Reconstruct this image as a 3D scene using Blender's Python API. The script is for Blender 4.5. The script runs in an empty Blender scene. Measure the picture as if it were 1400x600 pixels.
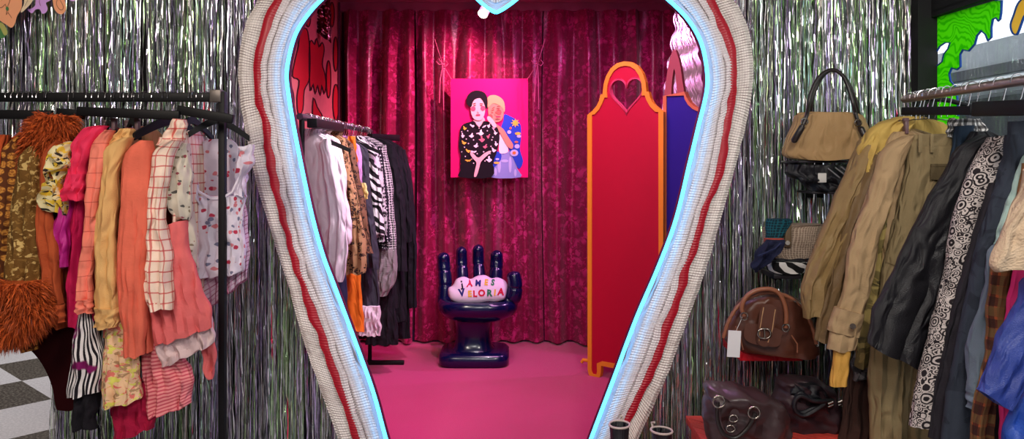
import bpy, math, random
from mathutils import Vector, Matrix, noise as mnoise
from mathutils.geometry import tessellate_polygon
C = bpy.context.scene
COL = C.collection
random.seed(7)
PI = math.pi

# ------------------------------------------------------------ camera, light, exposure
F = 1050.0; HZ = 220.0; CX = 700.0; EYE = 1.5
cam = bpy.data.cameras.new('camera'); camo = bpy.data.objects.new('camera', cam); COL.objects.link(camo)
camo.location = (0, 0, EYE); camo.rotation_euler = (PI/2, 0, 0)
cam.sensor_width = 36; cam.lens = 36*F/1400; cam.shift_y = -(300-HZ)/1400; cam.clip_start = 0.05
C.camera = camo
C.view_settings.view_transform = 'Standard'; C.view_settings.look = 'None'
C.view_settings.gamma = 1; C.view_settings.use_curve_mapping = False
C.view_settings.exposure = 0.0
w = bpy.data.worlds.new('sky'); C.world = w; w.use_nodes = True
w.node_tree.nodes['Background'].inputs[0].default_value = (.92, .96, 1, 1)
w.node_tree.nodes['Background'].inputs[1].default_value = 1.7

def light(name, kind, loc, target, power, color, size=1.0, size_y=None, spot=None, blend=.5):
    l = bpy.data.lights.new(name, kind); l.energy = power; l.color = color
    o = bpy.data.objects.new(name, l); COL.objects.link(o); o.location = loc
    d = Vector(target)-Vector(loc); o.rotation_euler = d.to_track_quat('-Z', 'Y').to_euler()
    if kind == 'AREA':
        l.size = size
        if size_y: l.shape = 'RECTANGLE'; l.size_y = size_y
    if kind == 'SPOT':
        l.spot_size = spot; l.spot_blend = blend; l.shadow_soft_size = size
    if kind == 'POINT': l.shadow_soft_size = size
    return o
light('shop_lamp_left', 'AREA', (-1.5, 1.0, 2.93), (-1.7, 2.6, 0.8), 62, (1, .87, .74), .35, 1.0)
light('shop_lamp_right', 'AREA', (1.0, 1.0, 2.93), (1.5, 2.8, 0.5), 60, (1, .94, .86), .35, 1.0)
light('shop_lamp_middle', 'AREA', (-.2, -.6, 2.93), (0, 2.5, 0.8), 40, (1, .95, .9), .8, .8)
light('shop_fill_behind', 'AREA', (0, -1.6, 2.9), (0, -1.9, 0), 40, (.92, .95, 1), 2.5, .5)  # added unseen light, brightens the rear wall that the foil mirrors
light('far_room_fill', 'AREA', (-3.6, 5.6, 2.9), (-3.6, 5.6, 0), 60, (1, .95, .9), 1.0)  # added fill so the floor beyond the tinsel wall is lit
light('booth_fill', 'AREA', (.35, 4.5, 2.74), (.3, 4.6, 0), 40, (1, .42, .92), .9, 1.0)  # added magenta fill for the booth, no fixture behind it
light('booth_wash_left', 'SPOT', (.12, 5.35, 2.66), (-.62, 6.2, 1.75), 170, (1, .36, .50), .03, None, 1.35, .9)
light('booth_wash_middle', 'SPOT', (1.45, 5.55, 2.7), (.25, 6.2, 1.3), 120, (.92, .36, 1), .03, None, 1.5, 1.0)
light('booth_wash_right', 'SPOT', (1.15, 4.7, 2.66), (1.26, 5.75, 2.1), 36, (1, .74, .84), .03, None, .9, 1.0)
light('booth_rack_fill', 'SPOT', (-.1, 3.95, 2.7), (-1.0, 4.45, 1.35), 230, (1, .86, .92), .06, None, 1.5, 1.0)  # added spot to brighten the booth clothes and pink wall

# ------------------------------------------------------------ helpers
def P(px, py, Y): return Vector(((px-CX)/F*Y, Y, EYE-(py-HZ)/F*Y))
def srgb(r, g, b):
    f = lambda c: (c/255/12.92 if c/255 <= .04045 else ((c/255+.055)/1.055)**2.4)
    return (f(r), f(g), f(b), 1)

class MB:
    def __init__(s): s.v = []; s.f = []; s.uv = []; s.mi = []; s.col = None
    def face(s, idx, uv=None, mi=0):
        s.f.append(tuple(idx)); s.uv.append(uv if uv else [(s.v[i][0]+s.v[i][1], s.v[i][2]) for i in idx]); s.mi.append(mi)
    def add(s, pts):
        n = len(s.v); s.v += [tuple(p) for p in pts]; return n
    def box(s, c, size, M=None, mi=0, bev=0.0):
        hx, hy, hz = [q/2 for q in size]; c = Vector(c)
        if bev <= 0:
            pts = [Vector((x*hx, y*hy, z*hz)) for z in (-1, 1) for y in (-1, 1) for x in (-1, 1)]
            if M: pts = [M @ p for p in pts]
            n = s.add([p+c for p in pts])
            for q in ((0,2,3,1),(4,5,7,6),(0,1,5,4),(2,6,7,3),(0,4,6,2),(1,3,7,5)): s.face([n+i for i in q], mi=mi)
        else:
            b = min(bev, hx*.95, hy*.95, hz*.95)
            rings = []
            prof = [(-hz, b), (-hz+b*.3, b*.3), (-hz+b, 0), (hz-b, 0), (hz-b*.3, b*.3), (hz, b)]
            for z, ins in prof:
                ring = []
                for (sx, sy, a0) in ((1, 1, 0), (-1, 1, PI/2), (-1, -1, PI), (1, -1, 1.5*PI)):
                    for k in range(4):
                        a = a0+k*PI/6
                        ring.append(Vector((sx*(hx-b)+(b-ins)*math.cos(a), sy*(hy-b)+(b-ins)*math.sin(a), z)))
                rings.append(ring)
            if M: rings = [[M @ p for p in r] for r in rings]
            s.rings([[p+c for p in r] for r in rings], caps=True, mi=mi)
    def rings(s, R, caps=True, closed=True, mi=0, uvr=None):
        n0 = len(s.v); m = len(R[0])
        for r in R: s.add(r)
        L = [0]
        for j in range(1, m+1): L.append(L[-1]+(Vector(R[0][j % m])-Vector(R[0][j-1])).length)
        for i in range(len(R)-1):
            for j in range(m if closed else m-1):
                k = (j+1) % m
                a, b, c, d = n0+i*m+j, n0+i*m+k, n0+(i+1)*m+k, n0+(i+1)*m+j
                uv = [uvr[i][j], uvr[i][j+1], uvr[i+1][j+1], uvr[i+1][j]] if uvr else \
                     [(L[j], s.v[a][2]), (L[j+1], s.v[b][2]), (L[j+1], s.v[c][2]), (L[j], s.v[d][2])]
                s.face((a, b, c, d), uv, mi)
        if caps and closed:
            s.face([n0+j for j in range(m)][::-1], None, mi)
            s.face([n0+(len(R)-1)*m+j for j in range(m)], None, mi)
    def tube(s, pts, r, seg=8, mi=0, caps=True, closed=False):
        pts = [Vector(p) for p in pts]; R = []
        n = len(pts); up = None
        for i, p in enumerate(pts):
            a = pts[i-1] if (i > 0 or closed) else p
            b = pts[(i+1) % n] if (i < n-1 or closed) else p
            t = (b-a).normalized()
            if up is None:
                up = t.orthogonal().normalized()
            up = (up-t*up.dot(t)).normalized(); sd = t.cross(up)
            rr = r[i] if isinstance(r, (list, tuple)) else r
            R.append([p+(up*math.cos(2*PI*k/seg)+sd*math.sin(2*PI*k/seg))*rr for k in range(seg)])
        if closed: R.append(R[0]); caps = False
        s.rings(R, caps=caps, mi=mi)
    def ball(s, c, r, seg=14, rin=9, mi=0, M=None):
        r = Vector(r) if not isinstance(r, (int, float)) else Vector((r, r, r)); c = Vector(c); R = []
        for i in range(rin+1):
            a = -PI/2+PI*(i+.02)/(rin+.04)
            ring = [Vector((r.x*math.cos(a)*math.cos(2*PI*k/seg), r.y*math.cos(a)*math.sin(2*PI*k/seg), r.z*math.sin(a))) for k in range(seg)]
            if M: ring = [M @ p for p in ring]
            R.append([p+c for p in ring])
        s.rings(R, mi=mi)
    def slab(s, polys, fn, t, mi=0, mi_side=None):
        """polys[0] outline, others holes, 2D; fn(u,v,d) -> 3D with d along the thickness"""
        tri = tessellate_polygon([[Vector((p[0], p[1], 0)) for p in q] for q in polys])
        flat = [p for q in polys for p in q]
        n = s.add([fn(p[0], p[1], 0) for p in flat]); m = s.add([fn(p[0], p[1], t) for p in flat])
        for a, b, c in tri:
            uv = [flat[a], flat[b], flat[c]]
            s.face((n+a, n+b, n+c), uv, mi); s.face((m+c, m+b, m+a), uv[::-1], mi)
        k = 0
        for q in polys:
            for i in range(len(q)):
                j = (i+1) % len(q)
                s.face((n+k+i, n+k+j, m+k+j, m+k+i), None, mi if mi_side is None else mi_side)
            k += len(q)
    def line2d(s, pts, fn, wd, d0, d1, closed=True, mi=0):
        """a flat bead of width wd that follows a 2D path"""
        n = len(pts); L = []; Rr = []
        for i in range(n):
            a = Vector(pts[i-1] if (i > 0 or closed) else pts[i]); b = Vector(pts[(i+1) % n] if (i < n-1 or closed) else pts[i]); p = Vector(pts[i])
            t = b-a; t = t.normalized() if t.length > 1e-9 else Vector((1, 0)); nn = Vector((-t.y, t.x))
            e1 = p-a; e2 = b-p
            k = 1.0
            if e1.length > 1e-9 and e2.length > 1e-9:
                k = 1/max(.55, math.cos(.5*e1.angle(e2)))
            L.append(p+nn*wd/2*k); Rr.append(p-nn*wd/2*k)
        R = [[fn(*L[i], d0), fn(*Rr[i], d0), fn(*Rr[i], d1), fn(*L[i], d1)] for i in range(n)]
        if closed: R.append(R[0])
        s.rings(R, caps=not closed, mi=mi)

WORLD = {}
def build(name, mb, mats, parent=None, smooth=True, kind=None, angle=50):
    if not isinstance(mats, (list, tuple)): mats = [mats]
    if parent is None:
        xs = [v[0] for v in mb.v]; ys = [v[1] for v in mb.v]; zs = [v[2] for v in mb.v]
        org = Vector(((min(xs)+max(xs))/2, (min(ys)+max(ys))/2, min(zs)))
    else: org = WORLD[parent.name]
    me = bpy.data.meshes.new(name)
    me.from_pydata([tuple(Vector(v)-org) for v in mb.v], [], mb.f)
    ul = me.uv_layers.new(name='UVMap')
    flat = [c for f in mb.uv for uv in f for c in (uv[0], uv[1])]
    ul.data.foreach_set('uv', flat)
    for m in mats: me.materials.append(m)
    me.polygons.foreach_set('material_index', mb.mi)
    if mb.col:
        at = me.color_attributes.new('tint', 'FLOAT_COLOR', 'POINT')
        at.data.foreach_set('color', [c for q in mb.col for c in q])
    if smooth: me.polygons.foreach_set('use_smooth', [True]*len(me.polygons))
    me.update()
    if smooth: me.set_sharp_from_angle(angle=math.radians(angle))
    o = bpy.data.objects.new(name, me); COL.objects.link(o)
    if parent is None: o.location = org
    else: o.parent = parent
    WORLD[o.name] = org
    if kind: o['kind'] = kind
    return o
def tag(o, label, cat, group=None, kind=None):
    o['label'] = label; o['category'] = cat
    if group: o['group'] = group
    if kind: o['kind'] = kind
    return o
def thing(name, label, cat, loc, group=None):
    o = bpy.data.objects.new(name, None); COL.objects.link(o); o.location = loc; o.empty_display_size = .05
    WORLD[o.name] = Vector(loc)
    return tag(o, label, cat, group)
def solo(name, mb, mats, label, cat, group=None, **k): return tag(build(name, mb, mats, **k), label, cat, group)
def struct(name, mb, m, parent=None, **k): return build(name, mb, m, parent, kind='structure', **k)
def copy_tree(o, parent=None):
    c = o.copy(); COL.objects.link(c)
    if parent is not None: c.parent = parent
    for ch in list(o.children): copy_tree(ch, c)
    return c

def interp(pts, n):
    """Catmull-Rom resample of tuples by chord length of the first two entries"""
    k = len(pts[0]); d = [0]
    for i in range(1, len(pts)): d.append(d[-1]+max(1e-6, math.dist(pts[i][:2], pts[i-1][:2])))
    out = []
    for s in range(n):
        x = d[-1]*s/(n-1); i = 0
        while i < len(pts)-2 and d[i+1] < x: i += 1
        t = (x-d[i])/(d[i+1]-d[i])
        p0, p1, p2, p3 = pts[max(0, i-1)], pts[i], pts[i+1], pts[min(len(pts)-1, i+2)]
        h0 = d[i+1]-d[max(0, i-1)] or 1; h = d[i+1]-d[i]; h1 = d[min(len(pts)-1, i+2)]-d[i] or 1
        r = []
        for c in range(k):
            m1 = (p2[c]-p0[c])/h0*h if i > 0 else (p2[c]-p1[c]); m2 = (p3[c]-p1[c])/h1*h if i < len(pts)-2 else (p2[c]-p1[c])
            r.append((2*t**3-3*t*t+1)*p1[c]+(t**3-2*t*t+t)*m1+(-2*t**3+3*t*t)*p2[c]+(t**3-t*t)*m2)
        out.append(tuple(r))
    return out

# ------------------------------------------------------------ materials
def new_mat(name, rough=.8, metallic=0, spec=.3):
    m = bpy.data.materials.new(name); m.use_nodes = True; nt = m.node_tree
    b = nt.nodes['Principled BSDF']; b.inputs['Roughness'].default_value = rough; b.inputs['Metallic'].default_value = metallic
    b.inputs['Specular IOR Level'].default_value = spec
    return m, nt, b
def nd(nt, t, **k):
    n = nt.nodes.new(t)
    for a, v in k.items():
        if a.startswith('i_'): n.inputs[int(a[2:])].default_value = v
        else: setattr(n, a, v)
    return n
def lk(nt, a, b): nt.links.new(a, b)
def math_(nt, op, a, b=None):
    n = nt.nodes.new('ShaderNodeMath'); n.operation = op
    for i, q in enumerate((a, b)):
        if q is None: continue
        if isinstance(q, (int, float)): n.inputs[i].default_value = q
        else: lk(nt, q, n.inputs[i])
    return n.outputs[0]
def mix(nt, fac, a, b):
    n = nt.nodes.new('ShaderNodeMix'); n.data_type = 'RGBA'
    if isinstance(fac, (int, float)): n.inputs[0].default_value = fac
    else: lk(nt, fac, n.inputs[0])
    for i, q in ((6, a), (7, b)):
        if isinstance(q, tuple): n.inputs[i].default_value = q
        else: lk(nt, q, n.inputs[i])
    return n.outputs[2]
def coord(nt, uv=True):
    t = nd(nt, 'ShaderNodeTexCoord')
    return t.outputs['UV'] if uv else t.outputs['Object']
def noise(nt, vec, scale, detail=2, dist=0):
    n = nd(nt, 'ShaderNodeTexNoise'); lk(nt, vec, n.inputs['Vector'])
    n.inputs['Scale'].default_value = scale; n.inputs['Detail'].default_value = detail; n.inputs['Distortion'].default_value = dist
    return n.outputs['Fac']
def voro(nt, vec, scale, out='Distance', feature='F1', rnd=1.0):
    n = nd(nt, 'ShaderNodeTexVoronoi'); n.feature = feature; lk(nt, vec, n.inputs['Vector'])
    n.inputs['Scale'].default_value = scale; n.inputs['Randomness'].default_value = rnd
    return n.outputs[out]
def step(nt, x, e, soft=.03):
    n = nd(nt, 'ShaderNodeMapRange'); n.interpolation_type = 'SMOOTHSTEP'; lk(nt, x, n.inputs[0])
    n.inputs[1].default_value = e-soft; n.inputs[2].default_value = e+soft
    return n.outputs[0]
def bump(nt, b, h, strength=.3, dist=.003):
    n = nd(nt, 'ShaderNodeBump'); n.inputs['Strength'].default_value = strength; n.inputs['Distance'].default_value = dist
    lk(nt, h, n.inputs['Height']); lk(nt, n.outputs[0], b.inputs['Normal'])
def distort(nt, vec, amt, scale):
    n = nd(nt, 'ShaderNodeTexNoise'); lk(nt, vec, n.inputs['Vector']); n.inputs['Scale'].default_value = scale
    s = nd(nt, 'ShaderNodeVectorMath', operation='SUBTRACT'); lk(nt, n.outputs['Color'], s.inputs[0]); s.inputs[1].default_value = (.5, .5, .5)
    q = nd(nt, 'ShaderNodeVectorMath', operation='SCALE'); lk(nt, s.outputs[0], q.inputs[0]); q.inputs['Scale'].default_value = amt
    a = nd(nt, 'ShaderNodeVectorMath', operation='ADD'); lk(nt, vec, a.inputs[0]); lk(nt, q.outputs[0], a.inputs[1])
    return a.outputs[0]
MATS = {}
def wrinkle(nt, b, uv, bs, bstr):
    mp = nd(nt, 'ShaderNodeMapping'); lk(nt, uv, mp.inputs[0]); mp.inputs['Scale'].default_value = (1, .34, 1); mp.inputs['Rotation'].default_value = (0, 0, .12)
    n = nd(nt, 'ShaderNodeTexNoise'); n.noise_type = 'RIDGED_MULTIFRACTAL'; lk(nt, mp.outputs[0], n.inputs['Vector'])
    n.inputs['Scale'].default_value = 26; n.inputs['Detail'].default_value = 2; n.inputs['Distortion'].default_value = .8
    h = math_(nt, 'ADD', math_(nt, 'MULTIPLY', n.outputs['Fac'], 1.0), math_(nt, 'MULTIPLY', noise(nt, uv, bs, 2), .1*bstr/.25))
    bump(nt, b, h, .85, .026)
def plain(name, c, rough=.8, var=.12, spec=.3, metallic=0, bs=350, bstr=.25, sheen=0, wr=None):
    if name in MATS: return MATS[name]
    m, nt, b = new_mat(name, rough, metallic, spec); uv = coord(nt)
    c = srgb(*c); c2 = tuple(q*(1-2*var) for q in c[:3])+(1,)
    lk(nt, mix(nt, noise(nt, uv, 14, 4), c2, c), b.inputs['Base Color'])
    if wr is None: wr = bs in (350, 140, 200) and rough >= .4 and not any(q in name for q in ('wall', 'paint', 'metal', 'wood', 'ceiling', 'cladding', 'vinyl', 'shelf', 'ink', 'outline', 'canopy', 'base', 'trim', 'line', 'card', 'joint', 'steel'))
    if wr: wrinkle(nt, b, uv, bs, bstr)
    elif bstr: bump(nt, b, noise(nt, uv, bs, 2), bstr, .002)
    if sheen: b.inputs['Sheen Weight'].default_value = sheen
    MATS[name] = m; return m
def fabric(name, kind, cols, s=1.0, rough=.85, thr=None, bstr=.25):
    """patterned cloth; cols are sRGB triples, the first is the ground colour"""
    if name in MATS: return MATS[name]
    m, nt, b = new_mat(name, rough, 0, .25); uv = coord(nt); c = [srgb(*q) for q in cols]
    sep = nd(nt, 'ShaderNodeSeparateXYZ'); lk(nt, uv, sep.inputs[0]); U, V = sep.outputs[0], sep.outputs[1]
    col = c[0]
    if kind in ('plaid', 'stripe', 'hstripe'):
        fr = lambda x, p, wd, off=0: math_(nt, 'LESS_THAN', math_(nt, 'FRACT', math_(nt, 'ADD', math_(nt, 'DIVIDE', x, p), off+100)), wd)
        if kind == 'plaid':
            t = thr or .12
            col = mix(nt, math_(nt, 'MULTIPLY', fr(U, s, t), .8), col, c[1]); col = mix(nt, math_(nt, 'MULTIPLY', fr(V, s*1.15, t), .8), col, c[1])
            if len(c) > 2: col = mix(nt, math_(nt, 'MULTIPLY', fr(U, s, t, .5), .7), col, c[2]); col = mix(nt, math_(nt, 'MULTIPLY', fr(V, s*1.15, t, .45), .7), col, c[2])
        else:
            x = U if kind == 'stripe' else V
            col = mix(nt, fr(x, s, thr or .5), col, c[1])
            if len(c) > 2: col = mix(nt, step(nt, noise(nt, uv, 9, 2), .58), col, c[2])
    elif kind == 'floral':
        dv = distort(nt, uv, .012, 60)
        d = voro(nt, dv, 1/s); cc = voro(nt, dv, 1/s, 'Color')
        sc = nd(nt, 'ShaderNodeSeparateColor'); lk(nt, cc, sc.inputs[0])
        fl = math_(nt, 'SUBTRACT', 1, step(nt, d, thr or .33, .04))
        pc = c[1]
        for i, q in enumerate(c[2:]): pc = mix(nt, math_(nt, 'GREATER_THAN', sc.outputs[0], (i+1)/(len(c)-1)), pc, q)
        fl = math_(nt, 'MULTIPLY', fl, math_(nt, 'GREATER_THAN', sc.outputs[1], .25))
        col = mix(nt, fl, c[0], pc)
    elif kind == 'blotch':
        for i, q in enumerate(c[1:]):
            mp = nd(nt, 'ShaderNodeMapping'); lk(nt, uv, mp.inputs[0]); mp.inputs[1].default_value = (i*3.1, i*1.7, 0)
            col = mix(nt, step(nt, noise(nt, mp.outputs[0], 1/s, 3, .8), thr or .55, .02), col, q)
    elif kind == 'leopard':
        dv = distort(nt, uv, .006, 120)
        d = voro(nt, dv, 1/s); n = noise(nt, uv, 1.7/s, 2)
        ring = math_(nt, 'MULTIPLY', step(nt, d, .22, .04), math_(nt, 'SUBTRACT', 1, step(nt, d, .48, .05)))
        ring = math_(nt, 'MULTIPLY', ring, step(nt, n, .44, .04))
        col = mix(nt, math_(nt, 'SUBTRACT', 1, step(nt, d, .3, .05)), c[0], c[2]); col = mix(nt, ring, col, c[1])
    elif kind == 'dots':
        d = voro(nt, uv, 1/s, rnd=.15); col = mix(nt, math_(nt, 'SUBTRACT', 1, step(nt, d, thr or .25, .04)), c[0], c[1])
    elif kind == 'rings':
        dv = distort(nt, uv, .004, 90)
        d = voro(nt, dv, 1/s); a = math_(nt, 'SINE', math_(nt, 'MULTIPLY', d, 34))
        d2 = voro(nt, dv, 3.1/s); a2 = math_(nt, 'SINE', math_(nt, 'MULTIPLY', d2, 18))
        f = mix(nt, step(nt, d, .42, .03), step(nt, a, .0, .3), step(nt, a2, -.1, .3))
        col = mix(nt, f, c[0], c[1])
    elif kind == 'zebra':
        wv = nd(nt, 'ShaderNodeTexWave'); lk(nt, uv, wv.inputs[0]); wv.inputs['Scale'].default_value = 1/s; wv.bands_direction = 'DIAGONAL'
        wv.inputs['Distortion'].default_value = 5; wv.inputs['Detail'].default_value = 1; wv.inputs['Detail Scale'].default_value = 1.2
        col = mix(nt, step(nt, wv.outputs['Fac'], .5, .05), c[0], c[1])
    elif kind == 'medallion':
        d = voro(nt, uv, 1/s, rnd=.25); f = math_(nt, 'SUBTRACT', 1, step(nt, d, .42, .04))
        n = step(nt, noise(nt, uv, 4/s, 1), .5, .04)
        col = mix(nt, f, c[0], mix(nt, n, c[1], c[2]))
    v = noise(nt, uv, 10, 3)
    hs = nd(nt, 'ShaderNodeHueSaturation'); lk(nt, math_(nt, 'ADD', math_(nt, 'MULTIPLY', v, .5), .75), hs.inputs['Value'])
    if isinstance(col, tuple): hs.inputs['Color'].default_value = col
    else: lk(nt, col, hs.inputs['Color'])
    lk(nt, hs.outputs[0], b.inputs['Base Color'])
    wrinkle(nt, b, uv, 400, bstr)
    MATS[name] = m; return m
def emit(name, c, st):
    m, nt, b = new_mat(name); b.inputs['Base Color'].default_value = c; b.inputs['Emission Color'].default_value = c; b.inputs['Emission Strength'].default_value = st
    return m
def fur_mat(name, lo, hi):
    m, nt, b = new_mat(name, .6, 0, .3); uv = coord(nt); sx = nd(nt, 'ShaderNodeSeparateXYZ'); lk(nt, uv, sx.inputs[0])
    wn = nd(nt, 'ShaderNodeTexWhiteNoise'); wn.noise_dimensions = '1D'; lk(nt, sx.outputs[0], wn.inputs['W'])
    lk(nt, mix(nt, wn.outputs['Value'], srgb(*lo), srgb(*hi)), b.inputs['Base Color']); return m
black_metal = plain('black_metal', (11, 10, 14), .55, .1, .25, 0, 200, .05)
chrome = plain('chrome', (190, 186, 188), .22, .05, .5, 1.0, 100, 0)
black_wood = plain('black_wood', (14, 12, 17), .5, .1, .3, 0, 60, .05)
dark_wall = plain('dark_wall', (34, 30, 36), .9)
grey_wall = plain('grey_wall', (140, 136, 134), .9)
white_paint = plain('white_paint', (215, 212, 208), .8)
# ------------------------------------------------------------ room shell
WY = 3.55        # front of the tinsel wall
def quad_box(name, x0, x1, y0, y1, z0, z1, m, **k):
    mb = MB(); mb.box(((x0+x1)/2, (y0+y1)/2, (z0+z1)/2), (x1-x0, y1-y0, z1-z0)); return struct(name, mb, m, smooth=False, **k)
# shop floor: rotated checker, pale tiles and speckled dark ones
m, nt, b = new_mat('checker_floor', .35, 0, .4); oc = nd(nt, 'ShaderNodeNewGeometry').outputs['Position']
mp = nd(nt, 'ShaderNodeMapping'); lk(nt, oc, mp.inputs[0]); mp.vector_type = 'TEXTURE'
mp.inputs['Location'].default_value = (-3.345, 5.24, 0); mp.inputs['Rotation'].default_value = (0, 0, math.radians(-42)); mp.inputs['Scale'].default_value = (.6, .6, 1)
sx = nd(nt, 'ShaderNodeSeparateXYZ'); lk(nt, mp.outputs[0], sx.inputs[0])
par = math_(nt, 'FRACT', math_(nt, 'MULTIPLY', math_(nt, 'ADD', math_(nt, 'ADD', math_(nt, 'FLOOR', sx.outputs[0]), math_(nt, 'FLOOR', sx.outputs[1])), 101), .5))
par = math_(nt, 'GREATER_THAN', par, .25)
spk = step(nt, noise(nt, oc, 70, 4), .52, .06)
lk(nt, mix(nt, par, mix(nt, spk, srgb(58, 52, 48), srgb(120, 116, 108)), mix(nt, spk, srgb(205, 206, 212), srgb(222, 222, 228))), b.inputs['Base Color'])
floor_m = m
quad_box('floor', -5.5, 1.98, -2.5, 8, -.1, 0, floor_m)
quad_box('ceiling', -5.5, 1.98, -2.5, 8, 3.0, 3.1, grey_wall)
quad_box('wall_behind', -5.5, 1.98, -2.6, -2.5, 0, 3.0, plain('light_grey_wall', (172, 168, 166), .9))
quad_box('wall_far_left', -5.6, -5.5, -2.6, 8, 0, 3.0, grey_wall)
quad_box('wall_far_back', -5.5, -1.5, 8, 8.1, 0, 3.0, grey_wall)
# heart curves in the plane of the wall
neonL = [(678,17),(668,12),(654,0),(636,-18),(612,-36),(575,-48),(535,-48),(495,-36),(462,-18),(437,2),(418,24),(405,45),(397,70),(392,100),(394,125),(402,175),(417,250),(428,300),(442,350),(457,390),(485,465),(510,535),(527,597),(548,668)]
neonR = [(678,17),(687,13),(705,0),(724,-18),(748,-36),(785,-48),(828,-47),(866,-34),(893,-16),(914,0),(940,26),(958,57),(966,93),(966,125),(955,172),(943,222),(924,300),(900,365),(870,435),(840,515),(809,597),(783,668)]
outL = [(678,-75),(665,-80),(645,-90),(620,-100),(590,-106),(550,-110),(505,-106),(455,-90),(405,-60),(366,-20),(350,8),(338,32),(330,67),(327,100),(330,135),(336,175),(352,250),(367,300),(384,355),(396,392),(414,458),(437,525),(462,595),(490,668)]
outR = [(678,-75),(690,-80),(712,-90),(738,-100),(770,-106),(810,-110),(858,-106),(905,-90),(955,-55),(985,-18),(1008,10),(1022,40),(1028,80),(1028,115),(1021,160),(1005,225),(984,300),(966,362),(938,440),(910,515),(874,594),(842,668)]
ribL = [(678,-38),(668,-42),(652,-52),(628,-66),(598,-76),(555,-80),(515,-76),(470,-62),(425,-38),(392,-10),(379,8),(370,35),(357,77),(355,101),(356,130),(364,165),(379,250),(391,300),(406,358),(417,392),(446,470),(470,540),(490,595),(514,668)]
ribR = [(678,-38),(689,-42),(708,-52),(732,-66),(762,-76),(805,-80),(845,-76),(890,-62),(930,-38),(960,-10),(976,18),(991,48),(1000,85),(1001,118),(994,150),(983,225),(957,300),(940,360),(913,440),(886,510),(858,566),(812+16,668)]
NS = 200
def res(c, n=NS): return [Vector(p) for p in interp(c, n)]
# align curves by arc parameter of their control points
def res_by_index(c, ref, n=NS):
    d = [0]
    for i in range(1, len(ref)): d.append(d[-1]+math.dist(ref[i], ref[i-1]))
    pts = []
    cc = [(q[0], q[1]) for q in c]
    for s in range(n):
        x = d[-1]*s/(n-1); i = 0
        while i < len(ref)-2 and d[i+1] < x: i += 1
        t = (x-d[i])/(d[i+1]-d[i])
        p0, p1, p2, p3 = cc[max(0, i-1)], cc[i], cc[i+1], cc[min(len(cc)-1, i+2)]
        pts.append(Vector(tuple(.5*((2*p1[k])+(p2[k]-p0[k])*t+(2*p0[k]-5*p1[k]+4*p2[k]-p3[k])*t*t+(3*p1[k]-p0[k]-3*p2[k]+p3[k])*t**3) for k in (0, 1))))
    return pts
def sides():
    for (nn, oo, rr) in ((neonL, outL, ribL), (neonR, outR, ribR)):
        assert len(nn) == len(oo) == len(rr), (len(nn), len(oo), len(rr))
        yield res_by_index(nn, nn), res_by_index(oo, nn), res_by_index(rr, nn)
SD = list(sides())
def W2(p, Y=3.5): return P(p[0], p[1], Y)
# the partition that carries the tinsel, cut to the heart opening
def partition(name, side, xout, xlow=None, zarch=None):
    mb = MB(); neon, out, rib = SD[side]
    R = []
    for i in range(0, NS, 2):
        a = P(*(out[i]*.5+rib[i]*.5), 3.6)
        R.append(a)
    prev = None
    y0, y1 = 3.6, 3.68
    pts = [(q.x, max(q.z, 0.0)) for q in R]
    poly = pts + ([(xlow, 0.0), (xlow, .62)]+[(xlow+(xout-xlow)*k/8, .62+.25*math.sin(PI/2*k/8)) for k in range(1, 9)] if xlow is not None else [(xout, 0.0)]) + [(xout, 3.0), (pts[0][0], 3.0)]
    mb.slab([poly], lambda u, v, d: (u, y0+d, v), y1-y0)
    return struct(name, mb, dark_wall, smooth=False)
partition('wall_front_left', 0, -3.3, -2.14)
partition('wall_front_right', 1, 1.98)
# booth behind the heart
m, nt, b = new_mat('pink_carpet', .95, 0, .1); oc = coord(nt, False)
n1 = noise(nt, oc, 2.2, 3, .6); n2 = noise(nt, oc, 160, 3)
c = mix(nt, n1, srgb(188, 14, 96), srgb(212, 30, 118)); c = mix(nt, math_(nt, 'MULTIPLY', n2, .35), c, srgb(130, 4, 62))
lk(nt, c, b.inputs['Base Color']); bump(nt, b, n2, .6, .006); b.inputs['Sheen Weight'].default_value = .3
mb = MB(); mb.box((.17, 4.93, .006), (3.16, 2.86, .012)); carpet = mb
struct('floor_carpet', carpet, m, smooth=False)
pink_wall = plain('pink_wall', (226, 116, 122), .8); red_paint = plain('red_paint', (205, 26, 44), .7); ink = plain('ink_outline', (58, 12, 22), .7)
plum = plain('plum_paint', (96, 26, 62), .7)
wl = quad_box('wall_booth_left', -1.49, -1.41, 3.68, 6.4, 0, 2.8, pink_wall)
quad_box('wall_booth_right', 1.75, 1.83, 3.68, 6.4, 0, 2.8, plum)
quad_box('wall_booth_back', -1.41, 1.75, 6.36, 6.44, 0, 2.8, plum)
quad_box('ceiling_booth', -1.49, 1.83, 3.68, 6.44, 2.8, 2.86, plain('booth_ceiling', (190, 110, 140), .8))
quad_box('trim_ceiling_edge', -1.41, 1.75, 6.3, 6.36, 2.73, 2.8, plain('rose_trim', (176, 84, 116), .6))
quad_box('baseboard_back', -1.41, 1.75, 6.33, 6.36, 0.012, .1, plain('purple_base', (52, 20, 60), .6))
mb = MB(); mb.box((-1.395, 6.2, 1.4), (.014, .014, 2.76)); struct('trim_corner', mb, plum, smooth=False)
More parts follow.
